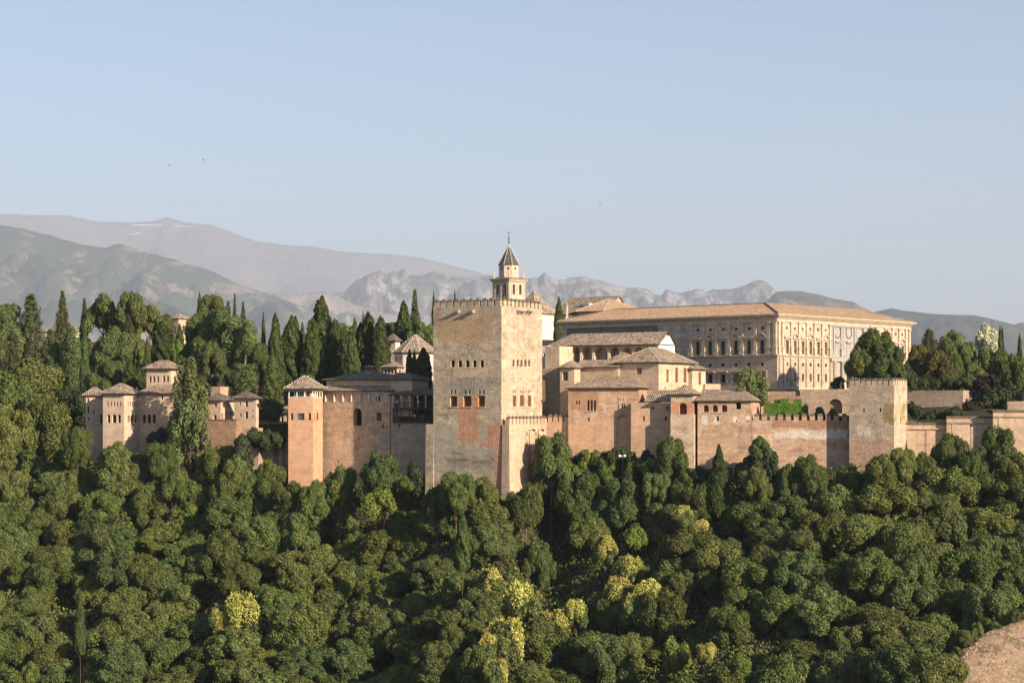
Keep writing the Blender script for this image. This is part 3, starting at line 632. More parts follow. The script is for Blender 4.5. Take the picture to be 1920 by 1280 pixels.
# wooden balconies
K = Frame(812, 445.3, 30)
bal = thing('balcony_gallery', 'two-storey dark wooden balcony gallery with pale columns, shaded by the great tower', 'building', K.pt(4, 2, K.z(930)))
kA, kL = K.N.s(816), K.N.s(733)
kp = np.linspace(738, 814, 6)
def zk(py): return K.N.z(K.N.s(775), py)
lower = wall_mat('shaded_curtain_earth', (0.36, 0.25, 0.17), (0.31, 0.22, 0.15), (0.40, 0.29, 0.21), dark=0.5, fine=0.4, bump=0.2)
Nk = [dict(s0=kA + 0.15, s1=kL - 0.9, z0=zk(764), z1=zk(742), kind='rect', st='plaster', d=2.6), dict(s0=kA + 0.15, s1=kL - 0.9, z0=zk(790), z1=zk(767), kind='rect', st='plaster', d=2.6)]
Nk += ops_px(K.N, [(746.5, 750, 795, 801, 'rect', 'dark', {'frame': 0})], 0.4)
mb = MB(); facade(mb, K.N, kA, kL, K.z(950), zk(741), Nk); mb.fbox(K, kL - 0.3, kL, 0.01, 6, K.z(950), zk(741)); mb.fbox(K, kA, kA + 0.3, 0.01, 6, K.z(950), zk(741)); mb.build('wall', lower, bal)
for o in Nk:
    pts_, _ = outline(o['s0'], o['s1'], o['z0'], o['z1'], 'rect'); q = MB(); q.poly([K.N.pt(a, z, -o['d'] + 0.02) for a, z in pts_]); q.build('back_wall', M['darkwood'], bal)
for lv, (yt, yb_, rl) in enumerate(((742, 764, 754.5), (767, 790, 781))):
    c = MB(); c.pbox(K.N, kA, kL - 0.7, zk(yb_) - 0.3, zk(yb_), -0.05, 0.35); c.build('floor_beam', M['wood'], bal)
    c = MB(); c.pbox(K.N, kA, kL - 0.7, zk(rl) - 0.05, zk(rl) + 0.05, 0.2, 0.3)
    for t in np.arange(kA, kL - 0.7, 0.32): c.pbox(K.N, t, t + 0.06, zk(yb_), zk(rl) - 0.05, 0.22, 0.28)
    c.build('railing', M['wood'], bal)
    for x in kp:
        s_ = K.N.s(x); c = MB(); c.tube(K.N.pt(s_, zk(yb_), 0.12), K.N.pt(s_, zk(yt) - 0.35, 0.12), 0.11, 0.10, 8)
        c.pbox(K.N, s_ - 0.25, s_ + 0.25, zk(yt) - 0.35, zk(yt) + 0.02, -0.02, 0.26); c.build('column', M['whitewash'] if lv == 0 else M['wood'], bal)
add_roof(bal, K, kA - 0.4, kL - 0.2, -0.3, 6, zk(741), zk(730), 'u', (0, 3), 0.6, M['tile_dark'], ridge=False)

# slim tower with open lantern
P_ = Frame(587, 452, 13); uP, vP = P_.N.s(540.5), P_.W.s(605)
pein = thing('belvedere_tower', 'slim smooth terracotta tower topped by an open columned belvedere', 'tower', P_.pt(uP / 2, vP / 2, P_.z(930)))
zg, z0_ = P_.z(746.3), P_.z(950)
nP = ops_px(P_.N, [(545, 549.7, 774.5, 787, 'rect', 'dark'), (557.5, 570.8, 774.5, 787, 'rect', 'glass'), (578, 583, 774, 787, 'rect', 'dark')], 0.4)
wP = ops_px(P_.W, [(589, 591, 774, 787, 'rect', 'dark'), (594, 598.3, 774, 787, 'rect', 'dark'), (602, 603.5, 774, 787, 'rect', 'dark')], 0.4)
mb = MB(); facade(mb, P_.N, 0, uP, z0_, zg, nP); facade(mb, P_.W, 0, vP, z0_, zg, wP)
mb.poly([P_.pt(uP, 0, z0_), P_.pt(uP, vP, z0_), P_.pt(uP, vP, zg), P_.pt(uP, 0, zg)]); mb.poly([P_.pt(0, vP, z0_), P_.pt(uP, vP, z0_), P_.pt(uP, vP, zg), P_.pt(0, vP, zg)])
mb.poly([P_.pt(0, 0, zg), P_.pt(uP, 0, zg), P_.pt(uP, vP, zg), P_.pt(0, vP, zg)]); mb.build('wall', smoothpink, pein)
for o in nP: window(pein, P_.N, o)
for o in wP: window(pein, P_.W, o)
ze = P_.z(729.5); c = MB(); c.fbox(P_, 1.0, uP - 1.0, 1.0, vP - 1.0, zg, ze); c.build('inner_room', M['gallery'], pein)
for q in (1.3, uP / 2, uP - 1.9): c = MB(); c.pbox(P_.N, q - 0.35, q + 0.5, zg + 0.1, ze - 0.5, -1.0, -0.95); c.build('window', M['glass'], pein)
c = MB(); c.fbox(P_, -0.05, uP + 0.05, -0.05, 0.2, ze - 0.45, ze); c.fbox(P_, -0.05, 0.2, 0.2, vP, ze - 0.45, ze); c.fbox(P_, uP - 0.2, uP + 0.05, 0.2, vP, ze - 0.45, ze); c.build('beam', M['plaster'], pein)
c = MB(); c.fbox(P_, -0.04, uP + 0.04, -0.04, 0.12, zg, zg + 0.35); c.fbox(P_, -0.04, 0.12, 0.12, vP, zg, zg + 0.35); c.build('parapet', M['stone_light'], pein)
for q in np.linspace(0.15, uP - 0.15, 4):
    c = MB(); c.tube(P_.pt(q, 0.08, zg), P_.pt(q, 0.08, ze - 0.4), 0.12, 0.10, 8); c.build('column', M['whitewash'], pein)
for q in np.linspace(1.6, vP - 0.15, 4):
    c = MB(); c.tube(P_.pt(0.08, q, zg), P_.pt(0.08, q, ze - 0.4), 0.12, 0.10, 8); c.build('column', M['whitewash'], pein)
add_roof(pein, P_, 0, uP, 0, vP, ze, P_.z(704.5), 'u', (uP / 2 - 0.15, uP / 2 - 0.15), 0.9)
# shaded retaining walls further left
Q1 = Frame(540, 457, 30)
rw = thing('retaining_wall', 'dark shaded buttressed retaining wall between the slim tower and the small houses', 'wall', Q1.pt(4, 0, Q1.z(930)))
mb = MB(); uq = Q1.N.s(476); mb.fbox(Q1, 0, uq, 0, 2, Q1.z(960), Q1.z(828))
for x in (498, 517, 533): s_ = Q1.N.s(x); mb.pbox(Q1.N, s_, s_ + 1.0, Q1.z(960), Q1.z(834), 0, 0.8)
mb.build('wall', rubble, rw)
Q2 = Frame(541, 466, 22); rw2 = thing('terrace_wall', 'low rubble wall topping the bank behind the slim tower beside the big cypress', 'wall', Q2.pt(3, 0, Q2.z(810)))
mb = MB(); mb.fbox(Q2, 0, Q2.N.s(481), 0, 1.5, Q2.z(850), Q2.z(790)); mb.build('wall', rubble, rw2)
building('gate_lodge', 'tiny tiled garden lodge with an arched doorway between the big cypress and the slim tower', 'building', 536, 470, 24, 525, None, 768, 800, cream, depth=4,
         Nops=[(526.5, 531.5, 776, 790, 'arch', 'dark')], roof=dict(py=762, axis='u', ins=(1, 1), over=0.5, ridge=False))

# ------------------------------------------------------------------ left pavilions
win5 = lambda xs, wd, y0, y1, k='arch', st='dark': [(x, x + wd, y0, y1, k, st) for x in xs]
building('pavilion_tower', 'pale square pavilion tower with five small arched windows over three large ones', 'tower', 232.8, 470, 20, 193, 261.5, 738.5, 930, palelime,
         Nops=win5((200.4, 206.6, 212.6, 218.4, 224.5), 3.0, 752.8, 761.2) + [(201, 206.6, 776.8, 792.4, 'arch', 'dark'), (210.3, 218, 776.6, 792.4, 'arch', 'dark'), (220.6, 226.4, 776.8, 792.4, 'arch', 'dark')],
         Wops=win5((239.2, 243.3, 247.8, 252.2, 256.1), 2.2, 752.8, 761, 'arch', 'tan') + [(239.6, 243.6, 778, 791.5, 'arch', 'dark'), (245.6, 251.6, 777, 791.5, 'arch', 'dark'), (253.2, 257.8, 778, 791.5, 'arch', 'dark')],
         roof=dict(py=719.5, axis='u', ins=(2.4, 2.4), over=0.9, ridge=False))
building('pavilion_wing', 'rosy pavilion wing with low tiled roof and three arched windows, beside the tall poplar', 'building', 336, 474, 14, 259, None, 738.5, 930, palelime, depth=8,
         Nops=[(267.8, 273.2, 776.6, 793, 'arch', 'dark'), (277, 283, 776.6, 793, 'arch', 'dark'), (286.4, 292, 776.6, 793, 'arch', 'dark'), (302, 306, 742, 749, 'rect', 'dark', {'frame': 0})],
         roof=dict(py=722, axis='u', ins=(0, 3), over=0.8, ridge=False))
building('pavilion_annex', 'narrow shaded annex with a small hipped roof beside the pale pavilion tower', 'building', 194, 479, -10, 161, None, 742, 930, palelime, depth=6,
         Nops=[(164, 167, 746, 753, 'rect', 'dark'), (164.5, 167, 762, 774, 'rect', 'dark'), (165, 167, 782, 788, 'rect', 'dark'), (175, 177, 768, 777, 'rect', 'dark'), (188, 192, 777, 793, 'rect', 'dark')],
         roof=dict(py=727, axis='u', ins=(2, 2), over=0.9, ridge=True))
building('upper_belvedere', 'square belvedere storey with a row of rectangular windows, rising over the pavilion wing roof', 'tower', 320.4, 482, 18, 274.6, 340, 692, 745, palelime,
         Nops=[(279.7, 284, 705, 716.5, 'rect', 'glass'), (286.6, 291, 705, 716.5, 'rect', 'glass'), (294, 298, 705, 716.5, 'rect', 'glass'), (305, 309.6, 704.4, 716, 'rect', 'glass'), (312.6, 316.8, 704.4, 716, 'rect', 'glass'), (290, 293.2, 725, 729.4, 'rect', 'dark'), (304.8, 307.6, 724, 728.6, 'rect', 'dark')],
         Wops=[(326, 331, 705, 716, 'rect', 'glass')], roof=dict(py=676.5, axis='u', ins=(2.1, 2.1), over=0.95, ridge=False))
building('small_house', 'small rosy house with a lit side and little wooden windows, right of the poplar', 'building', 413.8, 462, 24, 384, 441, 751.5, 800, palelime,
         Nops=[(402, 406.5, 755.5, 763, 'rect', 'red'), (400.5, 406, 777.5, 786.5, 'rect', 'dark')],
         Wops=[(418, 420.5, 755.6, 763.4, 'rect', 'red'), (422.5, 425.5, 755.6, 763.4, 'rect', 'red'), (427.5, 430.5, 755.6, 763.4, 'rect', 'red'), (415, 419, 775, 787, 'rect', 'red'), (425, 428, 772.5, 778, 'rect', 'red'), (431, 435, 772.5, 778, 'rect', 'dark')],
         roof=dict(py=738.5, axis='u', ins=(2.6, 1.5), over=0.7, mat=M['tile_dark'], ridge=False))
building('corner_house', 'small shaded two-storey house with dark shutters, last of the houses before the big cypress', 'building', 480, 459, 22, 439, 485, 747.5, 840, palelime,
         Nops=[(449, 451.5, 752.5, 760, 'rect', 'red'), (459.5, 465, 751.8, 762.4, 'rect', 'red'), (449.5, 452.5, 774.5, 781, 'rect', 'dark'), (459.5, 465, 771.5, 784.5, 'rect', 'dark'), (472, 475, 769, 771.5, 'rect', 'dark', {'frame': 0}), (472.5, 475, 777.5, 783, 'rect', 'dark', {'frame': 0})],
         roof=dict(py=733.5, axis='u', ins=(3, 3), over=0.7, mat=M['tile_dark'], ridge=False))
building('roof_turret', 'low pink turret block peeping above the small tiled houses', 'building', 413, 474, 24, 396, 433, 724.5, 750, pinkish)
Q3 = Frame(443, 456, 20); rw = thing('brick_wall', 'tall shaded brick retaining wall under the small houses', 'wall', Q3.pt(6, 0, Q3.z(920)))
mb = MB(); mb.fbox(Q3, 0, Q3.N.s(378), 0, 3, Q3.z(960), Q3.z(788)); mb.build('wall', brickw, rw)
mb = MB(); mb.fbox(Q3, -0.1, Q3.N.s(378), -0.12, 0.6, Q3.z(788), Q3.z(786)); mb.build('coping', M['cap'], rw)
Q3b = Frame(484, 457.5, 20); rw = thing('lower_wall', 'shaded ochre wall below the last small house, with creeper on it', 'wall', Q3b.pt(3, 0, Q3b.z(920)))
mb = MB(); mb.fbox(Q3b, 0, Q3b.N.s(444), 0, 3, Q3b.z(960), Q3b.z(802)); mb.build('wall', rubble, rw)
building('convent_tower', 'square bell tower with a pointed tiled roof standing among cypresses on the wooded skyline', 'tower', 335, 650, 36, 320.5, 352.5, 598, 690, wall_mat('convent_brick', (0.50, 0.33, 0.21), (0.46, 0.3, 0.19), (0.52, 0.38, 0.26), fine=0.15, brick=0.3),
         Wops=[(342.2, 346.6, 610, 625, 'arch', 'dark')], Nops=[(326, 329.5, 611, 625, 'arch', 'dark')], roof=dict(py=588.5, axis='u', ins=(2.2, 2.2), over=0.5, ridge=False), dd=0.8)
building('white_house', 'distant white building half hidden behind the cedars on the far left', 'building', 140, 700, 20, 70, 168, 622, 680, wall_mat('white_far', (0.6, 0.56, 0.5), (0.5, 0.45, 0.4), (0.62, 0.58, 0.52)),
         roof=dict(py=613, axis='u', ins=(3, 3), over=0.5, ridge=False), Nops=[(80 + 12 * k, 83 + 12 * k, 630, 636, 'rect', 'dark') for k in range(5)])

# eight-sided halls
def octo(name, label, cx, Y, Rpx, a0, py_e, py_b, py_a, mat, roofm, over=0.6, wins=None, ridge=True):
    R = Rpx * Y / F; c = ((cx - CX) * Y / F, Y); z0, z1, z2 = (HY - py_b) * Y / F, (HY - py_e) * Y / F, (HY - py_a) * Y / F
    root = thing(name, label, 'building', (c[0], c[1], z0)); A = [R_(a0 + 45 * k) for k in range(8)]
    ring = lambda r, z: [(c[0] + r * math.sin(a), c[1] - r * math.cos(a), z) for a in A]
    mb = MB(); mb.hexa(ring(R, z0), ring(R, z1)); mb.build('wall', mat, root)
    mb = MB(); e, ap = ring(R + over, z1), (c[0], c[1], z2)
    for k in range(8):
        p, q = Vector(e[k]), Vector(e[(k + 1) % 8]); d = (q - p).normalized(); up = (Vector(ap) - (p + q) / 2)
        mb.poly([p + Vector((0, 0, .25)), q + Vector((0, 0, .25)), ap], 0, [(0, 0), ((q - p).length, 0), ((q - p).length / 2, up.length)])
        mb.poly([p, q, q + Vector((0, 0, .25)), p + Vector((0, 0, .25))], 1)
    mb.poly(e, 1); ro = mb.build('roof', [roofm, M['eave']], root)
    if ridge:
        g = MB()
        for k in range(8):
            p = Vector(e[k]) + Vector((0, 0, .3)); d = Vector(ap) - p; n = int(d.length / 0.8)
            for i in range(n): g.tube(p + d * i / n, p + d * (i + 0.6) / n, 0.14, 0.12, 5)
        g.build('ridge_tiles', M['mortar'], ro)
    if wins:
        for k in range(8):
            p, q = Vector(ring(R, 0)[k]), Vector(ring(R, 0)[(k + 1) % 8]); d = (q - p).normalized(); nrm = Vector((d.y, -d.x, 0)); L = (q - p).length
            if nrm.y > 0.2: continue
            pl = Plane((p.x, p.y), (d.x, d.y), (nrm.x, nrm.y)); mb = MB()
            for t in wins[2]:
                pts, _ = outline(L * t - 0.4, L * t + 0.4, (HY - wins[1]) * Y / F, (HY - wins[0]) * Y / F, 'arch'); mb = MB(); mb.poly([pl.pt(a, z, 0.01) for a, z in pts]); mb.build('window', M['blindtan'], root)
    return root
whall = wall_mat('pale_hall_plaster', (0.58, 0.46, 0.36), (0.52, 0.40, 0.30), (0.6, 0.5, 0.4), fine=0.15, dark=0.1)
octo('domed_hall', 'eight-sided hall with a steep pointed tiled roof behind the shaded cypresses', 779, 486, 40, 12, 663, 720, 626.5, whall, M['tile'], wins=(668, 678, (0.3, 0.7)))
building('hall_porch', 'low cream arched porch with a hipped tile roof at the foot of the pointed hall', 'building', 745, 480, 30, 718, 770, 689, 710, M['plaster'], depth=6,
         Nops=[(721 + 6 * k, 725 + 6 * k, 692, 700, 'arch', 'dark') for k in range(4)], Wops=[(748, 752, 692, 700, 'arch', 'dark'), (756, 760, 692, 700, 'arch', 'dark')], roof=dict(py=678.5, axis='u', ins=(3, 3), over=0.6, ridge=False))
building('little_house', 'little pinkish house with a dark tiled roof seen between cypresses, above the hipped roofs', 'building', 741, 520, 30, 724, 750, 640, 700, whall, Nops=[(729, 732, 648, 654, 'rect', 'dark')], roof=dict(py=626, axis='u', ins=(2, 2), over=0.5, mat=M['tile_dark'], ridge=False))

# ------------------------------------------------------------------ church behind the great tower
Cs = Frame(955, 600, 41); uc, vc = Cs.N.s(923.5), Cs.W.s(984.5)
church_m = wall_mat('church_brick', (0.50, 0.36, 0.25), (0.46, 0.33, 0.23), (0.52, 0.40, 0.30), fine=0.15, dark=0.1, streak=0.15)
bt = thing('bell_tower', 'church bell tower with a dark pointed octagonal spire, iron cross and paired bell openings', 'tower', Cs.pt(uc / 2, vc / 2, Cs.z(640)))
nb_ = ops_px(Cs.N, [(930, 935.2, 533, 552.5, 'arch', 'dark'), (943.2, 948.6, 532.5, 552.5, 'arch', 'dark')], 1.2); wb_ = ops_px(Cs.W, [(961.2, 965.8, 532.5, 552.5, 'arch', 'dark'), (973.4, 978, 533, 553, 'arch', 'dark')], 1.2)
z0, z1 = Cs.z(650), Cs.z(526)
mb = MB(); facade(mb, Cs.N, 0, uc, z0, z1, nb_); facade(mb, Cs.W, 0, vc, z0, z1, wb_)
mb.poly([Cs.pt(uc, 0, z0), Cs.pt(uc, vc, z0), Cs.pt(uc, vc, z1), Cs.pt(uc, 0, z1)]); mb.poly([Cs.pt(0, vc, z0), Cs.pt(uc, vc, z0), Cs.pt(uc, vc, z1), Cs.pt(0, vc, z1)]); mb.build('wall', church_m, bt)
for pl, oo in ((Cs.N, nb_), (Cs.W, wb_)):
    for o in oo:
        wobj = window(bt, pl, o); g = MB(); sc_ = (o['s0'] + o['s1']) / 2; g.tube(pl.pt(sc_, o['z0'] + 1.6, -0.6), pl.pt(sc_, o['z0'] + 0.9, -0.6), 0.15, 0.36, 10); g.tube(pl.pt(sc_, o['z0'] + 1.9, -0.6), pl.pt(sc_, o['z0'] + 1.6, -0.6), 0.05, 0.15, 8); g.build('bell', M['bronze'], wobj)
for pl, Lw in ((Cs.N, uc), (Cs.W, vc)):
    for t in (0.04, 0.14, 0.49, 0.86, 0.96):
        g = MB(); g.pbox(pl, Lw * t - 0.16, Lw * t + 0.16, z0, z1 - 0.6, 0.0, 0.16); g.build('pilaster', church_m, bt)
g = MB()
for k, (a, b, o_) in enumerate(((528, 526, 0.15), (526, 524.4, 0.35), (524.4, 522.6, 0.6))): g.fbox(Cs, -o_, uc + o_, -o_, vc + o_, Cs.z(a) + 0.003, Cs.z(b))
for i in range(14):
    q = uc * (i + 0.3) / 14; g.pbox(Cs.N, q, q + 0.22, Cs.z(527.6), Cs.z(526.2), 0.15, 0.42); g.pbox(Cs.W, q, q + 0.22, Cs.z(527.6), Cs.z(526.2), 0.15, 0.42)
g.build('cornice', M['stone_light'], bt)
add_roof(bt, Cs, 0, uc, 0, vc, Cs.z(522.4), Cs.z(514), 'u', (uc / 2 - 0.1, uc / 2 - 0.1), 0.75, M['tile'], 0.1, 'roof', False)
cc = Cs.pt(uc / 2, vc / 2, 0); Ro = 19.6 * cc[1] / F; zz = lambda py: (HY - py) * cc[1] / F
ring = lambda r, z, a0=18.5: [(cc[0] + r * math.sin(R_(a0 + 45 * k)), cc[1] - r * math.cos(R_(a0 + 45 * k)), z) for k in range(8)]
g = MB(); g.hexa(ring(Ro, zz(523)), ring(Ro, zz(497.5))); dr = g.build('drum', church_m, bt)
for k in range(8):
    p, q = Vector(ring(Ro, 0)[k]), Vector(ring(Ro, 0)[(k + 1) % 8]); d = (q - p).normalized(); nr = Vector((d.y, -d.x, 0))
    pl = Plane((p.x, p.y), (d.x, d.y), (nr.x, nr.y)); L = (q - p).length; zc_ = zz(504.5)
    g = MB(); g.poly([pl.pt(L / 2 + 0.36 * math.cos(t), zc_ + 0.36 * math.sin(t), 0.03) for t in np.linspace(0, 6.283, 17)[:-1]]); g.build('window', M['void'], dr)
g = MB(); e, ap = ring(Ro + 0.35, zz(497.5)), (cc[0], cc[1], zz(458))
for k in range(8):
    p, q = Vector(e[k]), Vector(e[(k + 1) % 8]); g.poly([p, q, ap], 0, [(0, 0), ((q - p).length, 0), ((q - p).length / 2, 6)])
g.poly(e, 0); sp = g.build('spire', M['slate'], bt)
g = MB()
for k in range(8):
    p = Vector(e[k]); d = Vector(ap) - p
    for i in range(16): g.tube(p + d * i / 16, p + d * (i + 0.55) / 16, 0.11, 0.09, 5)
g.build('ridge_tiles', M['whitewash'], sp)
g = MB(); g.tube((cc[0], cc[1], zz(459)), (cc[0], cc[1], zz(433)), 0.13, 0.04, 6); g.tube((cc[0] - 0.55, cc[1], zz(436.5)), (cc[0] + 0.55, cc[1], zz(436.5)), 0.06, 0.06, 6)
for py in (455, 451, 447): g.tube((cc[0], cc[1], zz(py)), (cc[0], cc[1], zz(py - 1.4)), 0.24, 0.24, 8)
g.tube((cc[0] - 0.4, cc[1], zz(446)), (cc[0] + 0.4, cc[1], zz(446)), 0.05, 0.05, 6); g.build('cross', M['metal'], bt)
for a, b in ((0.3, 0.3), (uc - 0.3, 0.3), (0.3, vc - 0.3), (uc - 0.3, vc - 0.3)):
    g = MB(); p = Cs.pt(a, b, Cs.z(522.3)); g.tube(p, (p[0], p[1], p[2] + 0.7), 0.38, 0.3, 4); g.tube((p[0], p[1], p[2] + 0.7), (p[0], p[1], p[2] + 1.0), 0.42, 0.3, 8); g.tube((p[0], p[1], p[2] + 1.0), (p[0], p[1], p[2] + 2.7), 0.3, 0.06, 8); g.build('finial', M['stone_light'], bt)
church_b = wall_mat('church_wall', (0.62, 0.50, 0.38), (0.55, 0.43, 0.32), (0.62, 0.52, 0.4), fine=0.1, dark=0.08, streak=0.1)
ct, cf, *_ = building('church', 'church with steep brown tiled roofs and a bright stone wall behind the great tower', 'church', 1003, 602, 41, 960, 1041, 588, 690, church_b, roof=dict(py=546, axis='u', ins=(5.5, 5.5), over=0.5, mat=M['tile']))
Nv = Frame(1137, 622, 41); un = Nv.N.s(1036); mb = MB(); mb.fbox(Nv, 0, un, 0, 12, Nv.z(680), Nv.z(587)); o = mb.build('nave_wall', church_b, ct)
add_roof(ct, Nv, 0, un, 0, 12, Nv.z(587), (HY - 556.5) * (Nv.o[1] + 7) / F, 'u', (0, 2), 0.5, M['tile'], name='nave_roof')
g = MB(); p = Nv.pt(Nv.N.s(1067), -1.0, 0); zp = (HY - 595) * p[1] / F; g.tube((p[0], p[1], zp - 4), (p[0], p[1], zp), 0.8, 0.8, 4); g.tube((p[0], p[1], zp), (p[0], p[1], zp + 2.4), 0.5, 0.45, 4); g.tube((p[0], p[1], zp + 2.4), (p[0], p[1], zp + 4.6), 0.38, 0.06, 6); g.build('pinnacle', M['stone_light'], ct)
g = MB(); s_ = Nv.N.s(1097); g.pbox(Nv.N, s_, s_ + 2.6, Nv.z(582), Nv.z(568), -4.2, -2.0); g.pbox(Nv.N, s_ - 0.3, s_ + 2.9, Nv.z(568) + 0.003, Nv.z(566), -4.4, -1.7); g.build('dormer', church_b, ct)

# ------------------------------------------------------------------ renaissance palace
PF = Frame(1457, 460, 40.5)
PN, PW = PF.N, PF.W
uP_, vP_ = PN.s(1054), PW.s(1706)
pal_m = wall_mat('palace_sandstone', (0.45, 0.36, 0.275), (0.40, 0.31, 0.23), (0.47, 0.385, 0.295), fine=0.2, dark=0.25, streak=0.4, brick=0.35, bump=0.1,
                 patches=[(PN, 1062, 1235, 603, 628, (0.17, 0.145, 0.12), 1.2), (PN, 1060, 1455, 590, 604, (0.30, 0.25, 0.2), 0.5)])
pal_d = wall_mat('palace_rough_ashlar', (0.46, 0.35, 0.25), (0.41, 0.31, 0.22), (0.48, 0.38, 0.28), fine=0.3, dark=0.3, streak=0.3, brick=0.5, bump=0.2)
pal_t = plain('palace_trim', (0.55, 0.43, 0.31), 0.85, 0.22, 0.8)
marble = plain('grey_marble', (0.37, 0.345, 0.31), 0.6, 0.15, 0.8)
pal = thing('renaissance_palace', 'long two-storey Renaissance palace with pilasters, round windows and an orange tiled roof', 'palace', PF.pt(uP_ / 2, vP_ / 2, PF.z(740)))
zT, zM, zB = PF.z(602), PF.z(665), PF.z(760)
def zN(py): return PF.z(py)
bayN = [(1250 + a / 6.4, 1250 + b / 6.4) for a, b in ((345, 397), (495, 548), (650, 703), (805, 858), (962, 1015), (1120, 1175))]
bayW = [(1440 + a / 6.846, 1440 + b / 6.846) for a, b in ((220, 262), (325, 362), (425, 462), (524, 561), (622, 660), (720, 757))]
bayW2 = [(1440 + a / 6.846, 1440 + b / 6.846) for a, b in ((1448, 1480), (1535, 1567), (1620, 1652), (1706, 1738))]
def rect(pl, x0, x1, ya, yb, kind, st, d=0.5):
    a, b = sorted((pl.s(x0), pl.s(x1))); return dict(s0=a, s1=b, z0=PF.z(yb), z1=PF.z(ya), kind=kind, st=st, d=d)
upN, upW, loN, loW = [], [], [], []
for k, (a, b) in enumerate(bayN):
    c_ = (a + b) / 2; upN.append(rect(PN, a, b, 636.5, 662.3, 'rect', 'green')); r = 3.1; upN.append(rect(PN, c_ - r + 0.3, c_ + r + 0.3, 611.2, 617.6, 'round', 'glass', 0.4))
    if k: loN.append(rect(PN, c_ - 3.4, c_ + 3.4, 679, 686, 'round', 'dark', 0.7)); loN.append(rect(PN, a, b, 700.5, 716, 'rect', 'dark', 0.7))
for k, (a, b) in enumerate(bayW + bayW2):
    c_ = (a + b) / 2; sc_ = 460 / PW.y(PW.s(c_)); r = 2.2 * sc_
    upW.append(rect(PW, a, b, 637, 662.3, 'rect', 'tan')); upW.append(rect(PW, c_ - r, c_ + r, 611.0, 617.8, 'round', 'blind', 0.5))
    loW.append(rect(PW, c_ - r, c_ + r, 678.5, 686, 'round', 'dark', 0.7)); loW.append(rect(PW, c_ - 1.8 * sc_, c_ + 1.8 * sc_, 699, 714, 'rect', 'dark', 0.7))
ctr = [(1440 + x / 6.846) for x in (888, 1032, 1172, 1305)]
for k, c_ in enumerate(ctr[:3]):
    upW.append(rect(PW, c_ - 2.6, c_ + 2.6, 641, 664, 'rect', 'green'))
loW.append(rect(PW, ctr[1] - 4, ctr[1] + 4, 697, 728, 'rect', 'dark', 0.9))
mb = MB(); facade(mb, PN, 0, uP_, zM, zT, upN); facade(mb, PW, 0, vP_, zM, zT, upW); 
for a, b in (((uP_, 0), (uP_, vP_)), ((0, vP_), (uP_, vP_))): mb.poly([PF.pt(*a, zB), PF.pt(*b, zB), PF.pt(*b, zT), PF.pt(*a, zT)])
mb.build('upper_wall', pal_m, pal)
mb = MB(); facade(mb, PN.moved(0.12), -0.12, uP_, zB, zM, loN); facade(mb, PW.moved(0.12), -0.12, vP_, zB, zM, loW); mb.build('lower_wall', pal_d, pal)
for pl, oo in ((PN, upN), (PW, upW), (PN.moved(0.12), loN), (PW.moved(0.12), loW)):
    for o in oo: o['frame'] = 0; window(pal, pl, o)
g = MB()
def band(g, y0, y1, out, s_extra=0.0):
    g.pbox(PN, -out, uP_ + out, PF.z(y0), PF.z(y1), -0.3, out); g.pbox(PW, -0.3, vP_ + out, PF.z(y0) + 0.002, PF.z(y1) - 0.002, -0.3, out - 0.002)
band(g, 602, 599.6, 0.25); band(g, 599.55, 596.2, 0.18)
band(g, 593.6, 592.2, 0.75); band(g, 592.15, 590.6, 1.0); band(g, 590.55, 588.2, 1.25)
g.build('cornice', pal_t, pal)
g = MB()
for t in np.arange(0, uP_, 0.85): g.pbox(PN, t, t + 0.42, PF.z(596.1), PF.z(593.7), 0.0, 0.62)
for t in np.arange(0, vP_, 0.85): g.pbox(PW, t, t + 0.42, PF.z(596.1), PF.z(593.7), 0.0, 0.62)
g.build('modillions', pal_t, pal)
g = MB(); band(g, 668, 666.4, 0.3); band(g, 666.35, 664.6, 0.55); band(g, 732, 726, 0.45)
g.build('string_course', pal_t, pal)
def pilaster(pl, s_, w_=0.85, m_=pal_t, tall=False):
    g = MB(); g.pbox(pl, s_ - w_ * 0.8, s_ + w_ * 0.8, PF.z(664.5), PF.z(660.5), -0.05, 0.62); g.pbox(pl, s_ - w_ * 0.62, s_ + w_ * 0.62, PF.z(660.5) + 0.003, PF.z(651.5), -0.05, 0.5)
    g.pbox(pl, s_ - w_ * 0.78, s_ + w_ * 0.78, PF.z(651.5) + 0.003, PF.z(649.5), -0.05, 0.62); g.pbox(pl, s_ - w_ * 0.45, s_ + w_ * 0.45, PF.z(649.5) + 0.003, PF.z(605), -0.05, 0.34)
    g.pbox(pl, s_ - w_ * 0.65, s_ + w_ * 0.65, PF.z(605) + 0.003, PF.z(602.2), -0.05, 0.5); g.build('pilaster', m_, pal)
edgN = [bayN[0][0] - 8.2] + [(bayN[i][1] + bayN[i + 1][0]) / 2 for i in range(5)] + [bayN[5][1] + 8, 1453.5]
for x in edgN: pilaster(PN, PN.s(x))
edgW = [1459.5, bayW[0][0] - 5.8] + [(bayW[i][1] + bayW[i + 1][0]) / 2 for i in range(5)] + [bayW[5][1] + 4.5] + [1440 + x / 6.846 for x in (1500, 1592, 1680, 1762, 1808)]
for x in edgW: pilaster(PW, PW.s(x), 0.8)
for x in (805, 838, 935, 960, 1105, 1128, 1225, 1245, 1330, 1365): pilaster(PW, PW.s(1440 + x / 6.846), 0.75, marble)
